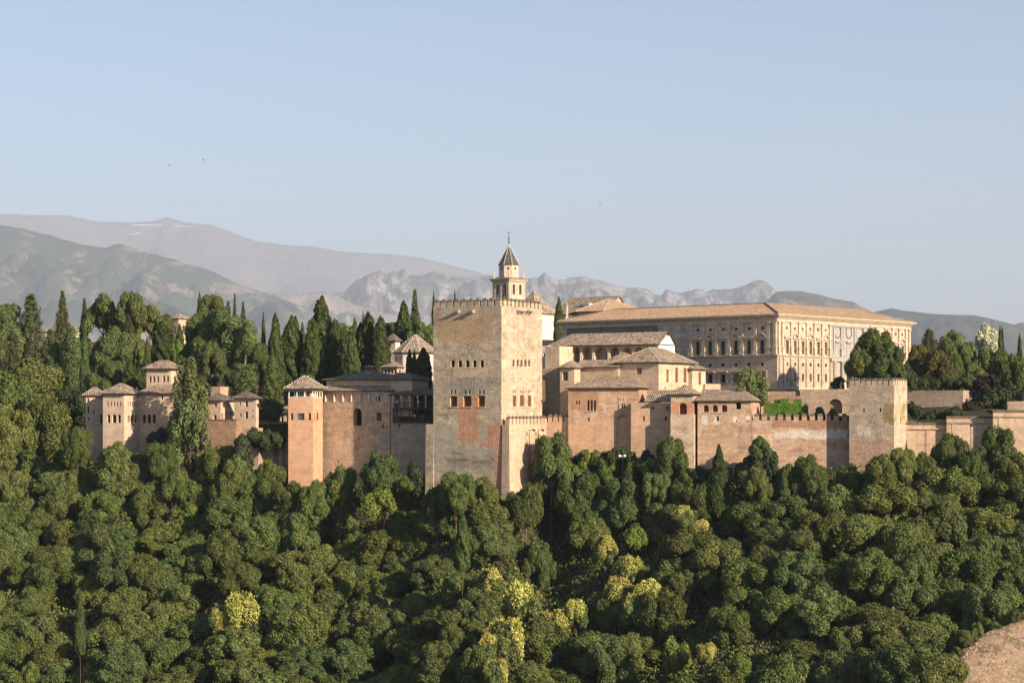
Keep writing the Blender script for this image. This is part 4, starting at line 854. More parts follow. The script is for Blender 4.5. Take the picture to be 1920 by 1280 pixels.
def hood(pl, o, tri, m_=pal_t):
    g = MB(); a, b, z = o['s0'], o['s1'], o['z1']; c = (a + b) / 2; hw = (b - a) / 2 + 0.55
    for x0, x1, za, zb_, out in ((a - 0.28, a - 0.003, o['z0'], z + 0.28, 0.16), (b + 0.003, b + 0.28, o['z0'], z + 0.28, 0.16), (a - 0.003, b + 0.003, z + 0.003, z + 0.28, 0.15)): g.pbox(pl, x0, x1, za, zb_, -0.05, out)
    z += 0.45
    g.pbox(pl, c - hw, c + hw, z, z + 0.25, -0.05, 0.45)
    if tri:
        for sg in (-1, 1):
            bt_ = [(c + sg * (hw + 0.1), z + 0.253), (c, z + 1.1), (c, z + 1.38), (c + sg * (hw + 0.1), z + 0.5)]
            g.hexa([pl.pt(*q, -0.05) for q in bt_], [pl.pt(*q, 0.5) for q in bt_])
    else: g.pbox(pl, c - hw - 0.1, c + hw + 0.1, z + 0.253, z + 0.45, -0.05, 0.6)
    g.build('window_hood', m_, pal)
for k in range(6): hood(PN, upN[2 * k], k % 2 == 1)
for k in range(10): hood(PW, upW[2 * k], k % 2 == 1)
for k in range(3):
    hood(PW, upW[20 + k], False, marble); s_ = PW.s(ctr[k]); g = MB()
    for i in range(20):
        a, b = 6.2832 * i / 20, 6.2832 * (i + 1) / 20
        q = [(s_ + 1.45 * math.cos(a), PF.z(615.5) + 1.6 * math.sin(a)), (s_ + 1.45 * math.cos(b), PF.z(615.5) + 1.6 * math.sin(b)), (s_ + 1.2 * math.cos(b), PF.z(615.5) + 1.35 * math.sin(b)), (s_ + 1.2 * math.cos(a), PF.z(615.5) + 1.35 * math.sin(a))]
        g.hexa([PW.pt(*c, -0.02) for c in q], [PW.pt(*c, 0.18) for c in q])
    g.build('roundel', plain('roundel_dark', (0.12, 0.13, 0.10), 0.7, 0.2) if k == 0 else bpy.data.materials['roundel_dark'], pal)
c0, c1 = PW.s(1440 + 805 / 6.846) - 0.8, PW.s(1440 + 1365 / 6.846) + 0.8
g = MB(); g.pbox(PW, c0, c1, PF.z(606) , PF.z(602.3), -0.02, 0.4); g.pbox(PW, c0 + .01, c1 - .01, zM + 0.1, PF.z(606), -0.02, 0.06); 
g.build('portal_panel', marble, pal)
g = MB(); g.pbox(PW, c0, c1, PF.z(674), PF.z(668.1), 0.1, 0.8)
for x in (830, 850, 930, 950, 1105, 1125): s_ = PW.s(1440 + x / 6.846); g.tube(PW.pt(s_, PF.z(728), 0.55), PW.pt(s_, PF.z(674), 0.55), 0.36, 0.32, 10)
g.build('portal_columns', marble, pal)
# rusticated strips on the sunny side
for k, x in enumerate([1461.8, 1469.5] + [(bayW[i][1] + bayW[i + 1][0]) / 2 for i in range(5)] + [1557]):
    s_ = PW.s(x); g = MB(); n = 11
    for i in range(n):
        za, zb_ = PF.z(726) + (PF.z(669) - PF.z(726)) * i / n, PF.z(726) + (PF.z(669) - PF.z(726)) * (i + 0.82) / n
        g.pbox(PW, s_ - 0.62, s_ + 0.62, za, zb_, 0.1, 0.42)
    g.pbox(PW, s_ - 0.42, s_ + 0.42, PF.z(726), PF.z(669), 0.1, 0.3); g.build('rusticated_pier', pal_d, pal)
for x in [(bayN[i][0] + bayN[i][1]) / 2 for i in range(1, 6)]:
    s_ = PN.s(x); g = MB(); g.pbox(PN, s_ - 1.5, s_ + 1.5, PF.z(696.3), PF.z(694.8), 0.1, 0.6); g.pbox(PN, s_ - 1.35, s_ - 1.05, PF.z(717), PF.z(697), 0.1, 0.25); g.pbox(PN, s_ + 1.05, s_ + 1.35, PF.z(717), PF.z(697), 0.1, 0.25); g.build('lintel', pal_t, pal)
# roof: outer slope up to the inner court ring
ez, rz, inn = PF.z(588.2) + 0.004, PF.z(588.2) + 3.1, 9.5
mb = MB(); OUT = [(-0.9, -0.9), (uP_ + 0.9, -0.9), (uP_ + 0.9, vP_ + 0.9), (-0.9, vP_ + 0.9)]; INN = [(inn, inn), (uP_ - inn, inn), (uP_ - inn, vP_ - inn), (inn, vP_ - inn)]
for i in range(4):
    a, b, c, d = OUT[i], OUT[(i + 1) % 4], INN[(i + 1) % 4], INN[i]; L = math.dist(a, b)
    mb.poly([PF.pt(*a, ez), PF.pt(*b, ez), PF.pt(*c, rz), PF.pt(*d, rz)], 0, [(0, 0), (L, 0), (L - inn, 11), (inn, 11)])
    CN = [(INN[j][0] + (6 if INN[j][0] < uP_ / 2 else -6), INN[j][1] + (6 if INN[j][1] < vP_ / 2 else -6)) for j in (i, (i + 1) % 4)]
    mb.poly([PF.pt(*d, rz), PF.pt(*c, rz), PF.pt(*CN[1], rz - 2), PF.pt(*CN[0], rz - 2)], 0, [(0, 0), (L, 0), (L, 6), (0, 6)])
ro = mb.build('roof', M['tile_orange'], pal)
g = MB()
for a, b in ((OUT[0], INN[0]), (OUT[1], INN[1]), (OUT[3], INN[3])): g.tube(PF.pt(*a, ez + 0.1), PF.pt(*b, rz + 0.05), 0.2, 0.2, 6)
for i in (0, 3): g.tube(PF.pt(*INN[i], rz + 0.03), PF.pt(*INN[(i + 1) % 4], rz + 0.03), 0.16, 0.16, 6)
g.build('ridge_tiles', M['tile_dark'], ro)
oc = octo('palace_chapel', 'eight-sided chapel with a low orange pyramid roof rising behind the palace corner', 1143, 515, 71, -12, 588, 640, 559.5, church_m, M['tile_orange'], 0.9)

# ------------------------------------------------------------------ houses right of the great tower
# long roofed loggia
Lg = Frame(1234, 456, 30); ul = Lg.N.s(1073.5); zE = Lg.z(646.5)
lo = thing('arcaded_loggia', 'long loggia with white-columned arches, broad tiled roof and white gable end', 'building', Lg.pt(ul / 2, 3, Lg.z(700)))
ax = [1000 + q / 6.846 for q in (497, 610, 767, 965, 1122, 1280, 1430)]
aN = ops_px(Lg.N, [(ax[i] + 2.2, ax[i + 1] - 2.2, 651, 678, 'arch', 'plaster', {'d': 2.6}) for i in range(6)])
mb = MB(); facade(mb, Lg.N, 0, ul, Lg.z(715), zE, aN); mb.poly([Lg.pt(ul, 0, Lg.z(715)), Lg.pt(ul, 9, Lg.z(715)), Lg.pt(ul, 9, zE), Lg.pt(ul, 0, zE)]); mb.build('arcade_wall', cream, lo)
for o in aN: window(lo, Lg.N, o)
g = MB(); s_ = Lg.N.s(1134); pts, _ = outline(Lg.N.s(1138.5), Lg.N.s(1127.5), Lg.N.z(s_, 678), Lg.N.z(s_, 654), 'arch'); g.poly([Lg.N.pt(a, z, -2.5) for a, z in pts]); g.build('doorway', M['void'], lo)
for x in ax[1:6]:
    s_ = Lg.N.s(x); z0, z1 = Lg.N.z(s_, 678), Lg.N.z(s_, 652); g = MB(); g.tube(Lg.N.pt(s_, z0, 0.25), Lg.N.pt(s_, z0 + (z1 - z0) * 0.5, 0.25), 0.14, 0.12, 8)
    g.pbox(Lg.N, s_ - 0.22, s_ + 0.22, z0 + (z1 - z0) * 0.5, z0 + (z1 - z0) * 0.62, 0.003, 0.28); g.build('column', M['stone_light'], lo)
g = MB(); vg = 8.0
g.fbox(Lg, -0.35, 0.0, -0.3, vg, Lg.z(715), Lg.z(646)); g.poly([Lg.pt(-0.35, -0.3, Lg.z(646)), Lg.pt(-0.35, vg, Lg.z(646)), Lg.pt(-0.35, vg / 2 + 1, Lg.z(626.5))]); g.pbox(Lg.N, 0, 2.3, Lg.z(665), Lg.z(648), 0.003, 0.1)
g.build('gable_wall', M['whitewash'], lo)
ulw = Lg.N.s(1030)
add_roof(lo, Lg, 0, ulw, -0.4, vg + 0.4, zE, (HY - 624.5) * (Lg.o[1] + 4) / F + 0.1, 'u', (0, 4.0), 0.5, ridge=False)
hb, *_ = building('loggia_block', 'tall ochre block closing the left end of the long loggia, its side wall in sunlight', 'building', 1049, 452, 30, 1022, 1073.8, 648.5, 760, cream, Nops=[])
# white house strip between great tower and block
building('whitewashed_house', 'narrow whitewashed wall with a dark window squeezed between the great tower and the ochre block', 'building', 1027, 462, 30, 1006, None, 648, 700, M['whitewash'], depth=4, Nops=[(1018.5, 1025, 662, 668, 'rect', 'dark')])
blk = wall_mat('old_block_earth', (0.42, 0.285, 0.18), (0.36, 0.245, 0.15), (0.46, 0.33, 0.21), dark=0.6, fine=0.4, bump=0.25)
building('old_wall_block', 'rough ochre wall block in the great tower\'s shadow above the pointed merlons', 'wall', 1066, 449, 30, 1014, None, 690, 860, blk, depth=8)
# L-shaped house
building('low_house', 'small ochre house with one barred window and a shallow tiled roof under the loggia', 'building', 1077, 447, 30, 1050, 1088, 690.5, 800, cream,
         Nops=[(1054.5, 1065, 697.5, 713, 'rect', 'glass')], roof=dict(py=678, axis='v', ins=(2, 0), over=0.5, ridge=False))
building('middle_range', 'ochre range with a narrow tiled roof stepping up under the loggia arches', 'building', 1160, 446, 30, 1086, None, 689, 800, cream, depth=5, roof=dict(py=676, axis='u', ins=(0, 0), over=0.5, ridge=False))
building('small_roof_house', 'house showing only a tiled hip roof behind the cream audience hall', 'building', 1180, 451, 30, 1135, None, 679, 760, cream, depth=7, roof=dict(py=661.5, axis='u', ins=(3, 3), over=0.5, ridge=False))
mx, *_ = building('audience_hall', 'cream hall with hipped tile roof and three tall narrow shutters on its sunny wall', 'building', 1235, 441, 33, 1158, 1301, 680, 800, cream,
         Nops=[(1193.5, 1203.5, 690, 701, 'rect', 'blind', {'d': 0.15, 'mat': M['cap']}), (1165, 1171, 689, 700, 'round', 'blind', {'d': 0.08, 'mat': M['stone_light']})],
         Wops=[(1249.4, 1253.8, 692.5, 716.5, 'rect', 'red', {'d': .25}), (1266, 1271.4, 689, 717, 'rect', 'red', {'d': .25}), (1281.7, 1287.2, 689.5, 717, 'rect', 'red', {'d': .25}), (1245.4, 1248.4, 724.5, 733, 'round', 'blind', {'d': 0.3})],
         roof=dict(py=654.5, axis='v', ins=(4.6, 4.6), over=0.75))
building('hall_annex', 'lower cream annex with one tall shuttered window, stepped down from the audience hall', 'building', 1298, 452, 33, 1262, 1323, 693, 800, cream,
         Wops=[(1309.6, 1314.6, 697.5, 721, 'rect', 'red', {'d': .25})], roof=dict(py=680, axis='v', ins=(2, 3), over=0.6, ridge=False))
building('low_terrace_block', 'low sunlit round-cornered terrace block in front of the palace\'s lower windows', 'building', 1322, 456, 50, 1310, 1351, 719.5, 790, pinkish)
# oratory house
Oc = Frame(1199, 436, 17)
or_m = wall_mat('oratory_brick_earth', (0.40, 0.24, 0.15), (0.44, 0.28, 0.18), (0.35, 0.22, 0.14), dark=0.3, fine=0.3, bump=0.15, patches=[(Oc.N, 1066, 1124, 733, 768, (0.34, 0.20, 0.125), 1.0), (Oc.N, 1066, 1200, 785, 850, (0.48, 0.30, 0.19), 1.2), (Oc.N, 1129, 1138, 757, 775, (0.5, 0.38, 0.26), 0.3)])
building('oratory', 'brown earthen house with hipped tile roof, white triple window and a tall blind arch', 'building', 1199, 436, 17, 1065.5, 1240, 728, 900, or_m,
         Nops=[(1080, 1083, 751, 757.5, 'arch', 'dark'), (1084.5, 1087.5, 751, 757.5, 'arch', 'dark'), (1101, 1105.5, 750, 770.5, 'arch', 'glass', {'sill': 1}), (1107, 1111.5, 750, 770.5, 'arch', 'glass', {'sill': 1}), (1113, 1117.5, 750, 770.5, 'arch', 'glass', {'sill': 1}),
               (1102, 1105.6, 782, 790, 'arch', 'dark'), (1155, 1181.5, 777.5, 842, 'arch', 'blind', {'d': 0.35, 'mat': or_m})] +
              [(x, x + 2.2, 746.5, 751.5, 'arch', 'blind', {'d': .3}) for x in (1158.5, 1163, 1167.5, 1177, 1181.5, 1187, 1191)] +
              [(1158, 1160.6, 757, 768.5, 'arch', 'blind', {'d': .25}), (1165.5, 1168.6, 757, 765, 'arch', 'dark'), (1169.4, 1172.5, 757, 765, 'arch', 'dark'), (1177.5, 1182.5, 756.5, 769, 'arch', 'blind', {'d': .2}), (1186.5, 1191.5, 756.5, 769, 'arch', 'blind', {'d': .2})],
         roof=dict(py=701, axis='u', ins=(4.4, 5.5), over=0.75, ridge=False), dd=0.4)
Cw = Frame(1068, 441.5, 17)
cw = thing('curtain_wall', 'short rosy curtain wall with four pointed merlons beside the brown earthen house', 'wall', Cw.pt(2, 0, Cw.z(870)))
mb = MB(); mb.fbox(Cw, 0, Cw.N.s(1020), 0, 1.6, Cw.z(930), Cw.z(790)); mb.build('wall', pinkish, cw)
battlement(cw, Cw.N, 0.1, Cw.N.s(1026), 4, Cw.z(790), 1.0, 0.74, 0.8, 0.7, pinkish, topw=0.1)
building('linking_range', 'rosy earthen range with tiny slit windows, left of the small watchtower', 'building', 1263, 431.5, 17, 1183, None, 754.5, 900, pinkish, depth=6,
         Nops=[(1222, 1225.5, 761, 767.5, 'rect', 'red'), (1249.5, 1253.3, 760.6, 767.4, 'rect', 'red'), (1205.5, 1209, 780, 789.5, 'rect', 'dark', {'frame': 0}), (1246.3, 1250.5, 780.5, 788, 'rect', 'dark', {'frame': 0})])
Lr = Frame(1262, 432.2, 17); lr = thing('lean_to_roof', 'tiled lean-to roof between the brown house and the small watchtower', 'roof', Lr.pt(3, 2, Lr.z(754)))
add_roof(lr, Lr, 0, Lr.N.s(1212), 0, 7.5, Lr.z(754) + 0.02, Lr.z(732.5), 'u', (0, 0), 0.4, name='roof_slope', ridge=False)
wt_m = wall_mat('watchtower_earth', (0.44, 0.30, 0.20), (0.40, 0.28, 0.19), (0.47, 0.35, 0.25), dark=0.4, fine=0.3, patches=[(Frame(1300.5, 427.5, 17).N, 1257, 1302, 752, 776, (0.42, 0.21, 0.12), 0.3)])
building('watchtower', 'small square watchtower with a pyramid tile roof and one large arched opening', 'tower', 1300.5, 427.5, 17, 1258, 1310.5, 740, 930, wt_m,
         Nops=[(1273.2, 1287.8, 755, 777, 'arch', 'red', {'d': 1.3})], roof=dict(py=722.5, axis='u', ins=(2.35, 2.35), over=0.7, ridge=False))
wf = Frame(1301.5, 426.9, 17)
bu = thing('tower_buttress', 'bright thickened base of the small watchtower', 'wall', wf.pt(2, 2, wf.z(900))); mb = MB(); mb.fbox(wf, 0, wf.N.s(1257.2), 0, wf.W.s(1312.5), wf.z(930), wf.z(776.5)); mb.build('wall', wt_m, bu)
Gf = Frame(1409, 424.5, 15)
mg_m = wall_mat('right_gallery_earth', (0.44, 0.27, 0.17), (0.39, 0.24, 0.15), (0.46, 0.32, 0.21), dark=0.4, fine=0.35, bump=0.2, patches=[
    (Gf.N, 1315, 1327, 778, 797, (0.55, 0.5, 0.44), 0.5), (Gf.N, 1336, 1352, 778, 796, (0.52, 0.46, 0.39), 0.7), (Gf.N, 1374, 1384, 779, 790, (0.62, 0.58, 0.52), 0.3), (Gf.N, 1397, 1408, 778, 788, (0.62, 0.58, 0.52), 0.3), (Gf.N, 1310, 1405, 815, 835, (0.40, 0.27, 0.18), 1.2)])
building('tiled_gallery', 'long low tiled range with three arched openings and one square opening', 'building', 1409, 424.5, 15, 1308, 1434.5, 752.5, 900, mg_m,
         Nops=[(1319, 1329, 759, 772.2, 'arch', 'red', {'d': .9, 'sill': 1}), (1335.8, 1346, 758.6, 772, 'arch', 'red', {'d': .9, 'sill': 1}), (1353, 1363.6, 758.6, 772, 'arch', 'red', {'d': .9, 'sill': 1}), (1380, 1389.3, 754.6, 767, 'rect', 'dark', {'d': .9, 'frame': 0}), (1343.8, 1348, 779.5, 789, 'rect', 'dark', {'frame': 0}),
               (1380, 1382, 787, 790.5, 'rect', 'dark', {'frame': 0}), (1401, 1403, 787, 790.5, 'rect', 'dark', {'frame': 0})],
         roof=dict(py=731.5, axis='u', ins=(3.2, 0), over=0.6, ridge=False))
Bf = Frame(1592.5, 421, 10)
bw_m = wall_mat('battlement_earth', (0.40, 0.235, 0.15), (0.34, 0.20, 0.13), (0.44, 0.30, 0.20), band=0.8, dark=0.5, fine=0.35, bump=0.2, patches=[(Bf.N, 1452, 1590, 806, 823, (0.48, 0.42, 0.35), 1.3), (Bf.N, 1445, 1592, 787, 803, (0.30, 0.175, 0.11), 0.9), (Bf.N, 1412, 1448, 812, 860, (0.50, 0.36, 0.24), 0.4)])
bwl = thing('battlement_wall', 'brown curtain wall with a row of round-capped merlons in front of the clipped hedge', 'wall', Bf.pt(10, 0, Bf.z(880)))
mb = MB(); mb.fbox(Bf, 0, Bf.N.s(1410), 0, 1.8, Bf.z(920), Bf.z(788)); mb.build('wall', bw_m, bwl)
battlement(bwl, Bf.N, 0.2, Bf.N.s(1411), 12, Bf.z(788), 1.05, 0.64, 0.9, 0.45, bw_m, round_=True)
Rt = Frame(1676.5, 413.5, 27)
rt_m = wall_mat('square_tower_earth', (0.42, 0.31, 0.21), (0.38, 0.28, 0.19), (0.46, 0.35, 0.25), dark=0.6, fine=0.4, bump=0.25, patches=[(Rt.N, 1606, 1634, 796, 818, (0.55, 0.47, 0.38), 1.0), (Rt.N, 1655, 1677, 755, 795, (0.26, 0.20, 0.09), 1.0), (Rt.N, 1592, 1676, 822, 880, (0.43, 0.29, 0.19), 0.6), (Rt.N, 1592, 1640, 725, 760, (0.42, 0.33, 0.24), 1.0)])
rt, rf, ru, rv, rzt, rzb = building('square_tower', 'weathered square tower with round-capped merlons and four slit windows', 'tower', 1676.5, 413.5, 27, 1592.3, 1701, 722, 920, rt_m,
         Nops=[(1618, 1621.4, 764.5, 772.6, 'arch', 'dark'), (1648.8, 1652.2, 764.5, 772.4, 'arch', 'dark'), (1619, 1620, 808, 818, 'rect', 'dark', {'frame': 0}), (1650, 1651, 808, 818, 'rect', 'dark', {'frame': 0})], Wops=[(1687.5, 1689, 781, 789, 'rect', 'dark', {'frame': 0})])
battlement(rt, rf.N, 0.0, ru, 8, rzt, 1.15, 0.72, 0.8, 0.38, rt_m, round_=True); battlement(rt, rf.W, 0.85, rv, 5, rzt, 1.15, 0.72, 0.8, 0.38, rt_m, round_=True)
fN2 = Plane(rf.pt(0, rv, 0)[:2], rf.L, rf.Rr); battlement(rt, fN2, 0.0, ru, 8, rzt, 1.15, 0.72, 0.8, 0.38, rt_m, round_=True)
# stepped wall at right
sw_m = wall_mat('stepped_wall_earth', (0.46, 0.31, 0.20), (0.43, 0.29, 0.19), (0.49, 0.35, 0.24), streak=0.75, dark=0.3)
for k, (px, Y, xl, yt, lab) in enumerate(((1804, 419.5, 1686, 796, 'lowest coped stretch of the stepped wall, next to the square tower'), (1884, 416.5, 1775, 784, 'middle coped stretch of the stepped wall right of the square tower'), (2010, 411.5, 1862, 772.5, 'highest coped stretch of the stepped wall, running out of the picture'))):
    f_ = Frame(px, Y, 10); rt2 = thing('stepped_wall', lab, 'wall', f_.pt(5, 0, f_.z(880)), 'stretches of the stepped wall'); us = f_.N.s(xl)
    mb = MB(); mb.fbox(f_, 0, us, 0, 1.6, f_.z(930), f_.z(yt + 9)); mb.fbox(f_, 0, us, -0.35, 1.6, f_.z(yt + 9) + 0.003, f_.z(yt)); 
    for t in np.linspace(2, us - 2, 3): mb.pbox(f_.N, t, t + 0.9, f_.z(930), f_.z(yt + 9), 0, 0.1)
    mb.build('wall', sw_m, rt2)
    mb = MB(); mb.fbox(f_, -0.15, us + 0.1, -0.5, 1.75, f_.z(yt) + 0.003, f_.z(yt - 4)); mb.build('coping', M['cap'], rt2)
# terrace walls before the palace
Tf = Frame(1600, 444, 14)
building('arched_terrace_wall', 'brick terrace wall with one large arched niche, between the battlements and the palace', 'wall', 1600, 443, 12, 1500, None, 729.5, 800, rubble, depth=2, Nops=[(1554, 1579, 747.5, 775, 'arch', 'blind', {'d': 1.2, 'mat': brickw})])
building('low_terrace_wall', 'low terrace wall just under the palace corner, beside the thin light tree', 'wall', 1503, 446, 12, 1425, None, 733.5, 800, rubble, depth=2)
building('hedge_wall', 'stepped brick wall in front of the palace terrace behind the clipped hedge', 'wall', 1500, 440, 8, 1430, None, 742, 800, brickw, depth=1)
building('terrace_wall', 'long retaining wall under the trees right of the square tower, with a lit end', 'wall', 1806, 441, 28, 1690, 1822, 731.5, 810, rubble)
building('garden_wall', 'low dark coping wall at the far right above the stepped wall', 'wall', 2010, 430, 8, 1889, None, 752, 800, rubble, depth=2)
Bl = Frame(1490, 424, 10); bl = thing('rubble_ledge', 'low pale rubble ledge at the foot of the brown battlement wall', 'wall', Bl.pt(8, 0, Bl.z(890)))
mb = MB(); mb.fbox(Bl, 0, Bl.N.s(1375), -3.4, -0.1, Bl.z(930), Bl.z(867)); mb.build('wall', wall_mat('ledge_rubble', (0.36, 0.27, 0.19), (0.3, 0.22, 0.15), (0.45, 0.36, 0.27), fine=0.6, dark=0.5, bump=0.3), bl)

# ------------------------------------------------------------------ vegetation
def leaf_mesh(name, P, Nr, size, mat, aspect=0.62, up=0.0):
    """many small leaf-clump faces at points P, facing roughly along Nr"""
    n = len(P); Nr = Nr + rng.normal(0, 0.6, (n, 3)); Nr /= np.linalg.norm(Nr, axis=1, keepdims=True) + 1e-9
    a = rng.normal(0, 1, (n, 3)); a[:, 2] += up; t = a - (a * Nr).sum(1, keepdims=True) * Nr; t /= np.linalg.norm(t, axis=1, keepdims=True) + 1e-9
    b = np.cross(Nr, t); s_ = np.asarray(size).reshape(-1, 1) * np.ones((n, 1))
    V = np.stack([P + t * s_, P + b * s_ * aspect + Nr * s_ * 0.15, P - t * s_, P - b * s_ * aspect + Nr * s_ * 0.15], 1).reshape(-1, 3)
    me = bpy.data.meshes.new(name); me.vertices.add(4 * n); me.vertices.foreach_set('co', V.ravel().astype(np.float32))
    me.loops.add(4 * n); me.loops.foreach_set('vertex_index', np.arange(4 * n, dtype=np.int32)); me.polygons.add(n)
    me.polygons.foreach_set('loop_start', np.arange(0, 4 * n, 4, dtype=np.int32)); me.polygons.foreach_set('loop_total', np.full(n, 4, np.int32))
    me.update(); me.materials.append(mat); return me
def sph(n):
    d = rng.normal(0, 1, (n, 3)); return d / np.linalg.norm(d, axis=1, keepdims=True)
def lobes_crown(name, mat, R=5.0, H=8.0, K=16, n=9000, lr=(1.5, 2.4), size=0.26, zmin=-0.5, flat=1.0, seed=0):
    """crown of overlapping lobes, base at z=0 and top at z=H"""
    global rng; rng = np.random.default_rng(100 + seed)
    C = [np.array([0, 0, 0.15])]; rad = [rng.uniform(*lr) * 1.1]
    for k in range(K):
        d = sph(1)[0]; 
        while d[2] < zmin: d = sph(1)[0]
        q = rng.uniform(0.55, 0.8); C.append(d * q); rad.append(rng.uniform(*lr))
    C = np.array(C) * np.array([R, R, H / 2]); C[:, 2] = C[:, 2]; rad = np.array(rad)
    P, Nn = [], []
    w_ = rad ** 2; cnt = (n * 1.7 * w_ / w_.sum()).astype(int)
    for c, r, m in zip(C, rad, cnt):
        d = sph(m); q = r * (1.06 - np.abs(rng.normal(0, 0.2, m)))[:, None] * (1 + 0.22 * np.sin(d[:, :1] * 5 + c[0] * 3) * np.sin(d[:, 1:2] * 5 + c[1] * 3) * np.sin(d[:, 2:] * 4 + c[2] * 3) + 0.10 * np.sin(d[:, :1] * 13 + c[1]) * np.sin(d[:, 2:] * 12 + c[0]))
        p = c + d * q * np.array([1, 1, 0.85 * flat]); P.append(p); Nn.append(d)
    P = np.concatenate(P); Nn = np.concatenate(Nn)
    ins = np.zeros(len(P), bool)
    for c, r in zip(C, rad): ins |= (((P - c) / np.array([1, 1, 0.85 * flat])) ** 2).sum(1) < (r * 0.72) ** 2
    P, Nn = P[~ins], Nn[~ins]
    P[:, 2] -= P[:, 2].min(); P[:, 2] *= H / P[:, 2].max()
    rr = np.abs(P[:, :2]).max(); P[:, :2] *= R / rr
    return leaf_mesh(name, P, Nn + np.array([0, 0, 0.25]), rng.uniform(0.65, 1.25, len(P)) * size, mat)
def cypress_crown(name, mat, R=2.2, H=18.0, n=9000, seed=0, fat=0.5, ragged=0.18, size=0.26):
    global rng; rng = np.random.default_rng(300 + seed)
    t = rng.uniform(0, 1, n * 2) ** 0.85; prof = np.minimum(1, (1 - t) / (1 - fat)) ** 0.75 * np.clip(t * 9 + 0.45, 0, 1)
    keep = rng.uniform(0, 1, n * 2) < prof * 0.9 + 0.12; t, prof = t[keep], prof[keep]; m = len(t)
    a = rng.uniform(0, 6.2832, m); ph = rng.uniform(0, 6, 8)
    fl = sum(np.sin(a * k + ph[k] + t * H * (0.25 + 0.13 * k)) for k in (2, 3, 5, 7)) / 3 + 0.5 * np.sin(t * H * 1.9 + 3 * a + ph[1]) * np.sin(a * 4 + ph[2])
    r = R * prof * (1 + ragged * fl) * (1 - np.abs(rng.normal(0, 0.10, m)))
    P = np.stack([r * np.cos(a), r * np.sin(a), t * H], 1); Nn = np.stack([np.cos(a), np.sin(a), 0.35 + 0 * a], 1)
    Q, Nq = [P * np.array([0.86, 0.86, 1.0])], [Nn]
    for k in range(34):
        tt = rng.uniform(0.02, 0.88); pr_ = min(1, (1 - tt) / (1 - fat)) ** 0.75 * min(1, tt * 9 + 0.45); aa = rng.uniform(0, 6.28); q = R * pr_ * rng.uniform(0.6, 0.8)
        rr = R * (0.16 + 0.16 * pr_) * rng.uniform(0.7, 1.2); d = sph(max(60, int(m / 60))); d[:, 2] = np.abs(d[:, 2]) * rng.uniform(2.5, 4.5) - 1.0
        Q.append(np.array([q * math.cos(aa), q * math.sin(aa), tt * H]) + d * np.array([rr, rr, rr]) * np.array([1, 1, 1.0]) * (1 - 0.18 * np.clip(d[:, 2:], 0, 4)) ** np.array([1, 1, 0])); Nq.append(d / np.linalg.norm(d, axis=1, keepdims=True))
    P, Nn = np.concatenate(Q), np.concatenate(Nq); P[:, 2] = np.clip(P[:, 2], 0, H); m = len(P)
    return leaf_mesh(name, P, Nn, rng.uniform(0.6, 1.3, m) * size, mat, 0.45, up=2.5)
def conifer_crown(name, mat, R=4.5, H=16.0, layers=13, n=8000, seed=0, droop=0.12, power=0.8, gap=0.0):
    """whorls of horizontal sprays"""
    global rng; rng = np.random.default_rng(500 + seed); P, Nn = [], []
    for L in range(layers):
        t = (L + rng.uniform(-.2, .2)) / layers; z = H * (0.05 + 0.95 * t); rl = R * (1 - t * 0.97) ** power
        nb = int(5 + 5 * (1 - t))
        for k in range(nb):
            a = 6.2832 * k / nb + rng.uniform(-.35, .35) + L; l_ = rl * rng.uniform(0.6, 1.08); m = int(n / layers / nb * (0.5 + (1 - t)))
            u = rng.uniform(0.12, 1, m) ** 0.8; wd = l_ * 0.20 * (1.15 - u) + 0.25
            s_ = rng.normal(0, 0.6, m) * wd; x = u * l_
            P.append(np.stack([x * math.cos(a) - s_ * math.sin(a), x * math.sin(a) + s_ * math.cos(a), z - droop * x * u + rng.normal(0, 0.14 + gap, m) + 0.35 * (1 - u)], 1))
            Nn.append(np.tile([0.3 * math.cos(a), 0.3 * math.sin(a), 1.0], (m, 1)))
    P, Nn = np.concatenate(P), np.concatenate(Nn); P[:, 2] = np.clip(P[:, 2], 0, H)
    return leaf_mesh(name, P, Nn, rng.uniform(0.6, 1.2, len(P)) * 0.27, mat, 0.4)
def poplar_crown(name, mat, R=2.6, H=18.0, n=9000, seed=0):
    global rng; rng = np.random.default_rng(700 + seed); P, Nn = [], []
    for k in range(30):
        t = rng.uniform(0.02, 0.93); env = math.sin(math.pi * min(1, t * 0.78 + 0.16)) ** 0.7; a = rng.uniform(0, 6.28); q = rng.uniform(0.2, 0.62) * R * env
        c = np.array([q * math.cos(a), q * math.sin(a), t * H]); r = R * 0.36 * env + 0.25; m = int(n / 30)
        d = sph(m); P.append(c + d * np.array([r, r, r * 2.6]) * (1 - np.abs(rng.normal(0, .16, m)))[:, None]); Nn.append(d)
    P, Nn = np.concatenate(P), np.concatenate(Nn); P[:, 2] -= P[:, 2].min(); P[:, 2] *= H / P[:, 2].max()
    return leaf_mesh(name, P, Nn, rng.uniform(0.6, 1.2, len(P)) * 0.24, mat, 0.6, up=0.8)
bark = plain('bark', (0.14, 0.10, 0.075), 0.95, 0.35, 4.0); birch = plain('pale_bark', (0.42, 0.36, 0.29), 0.9, 0.25, 4.0)
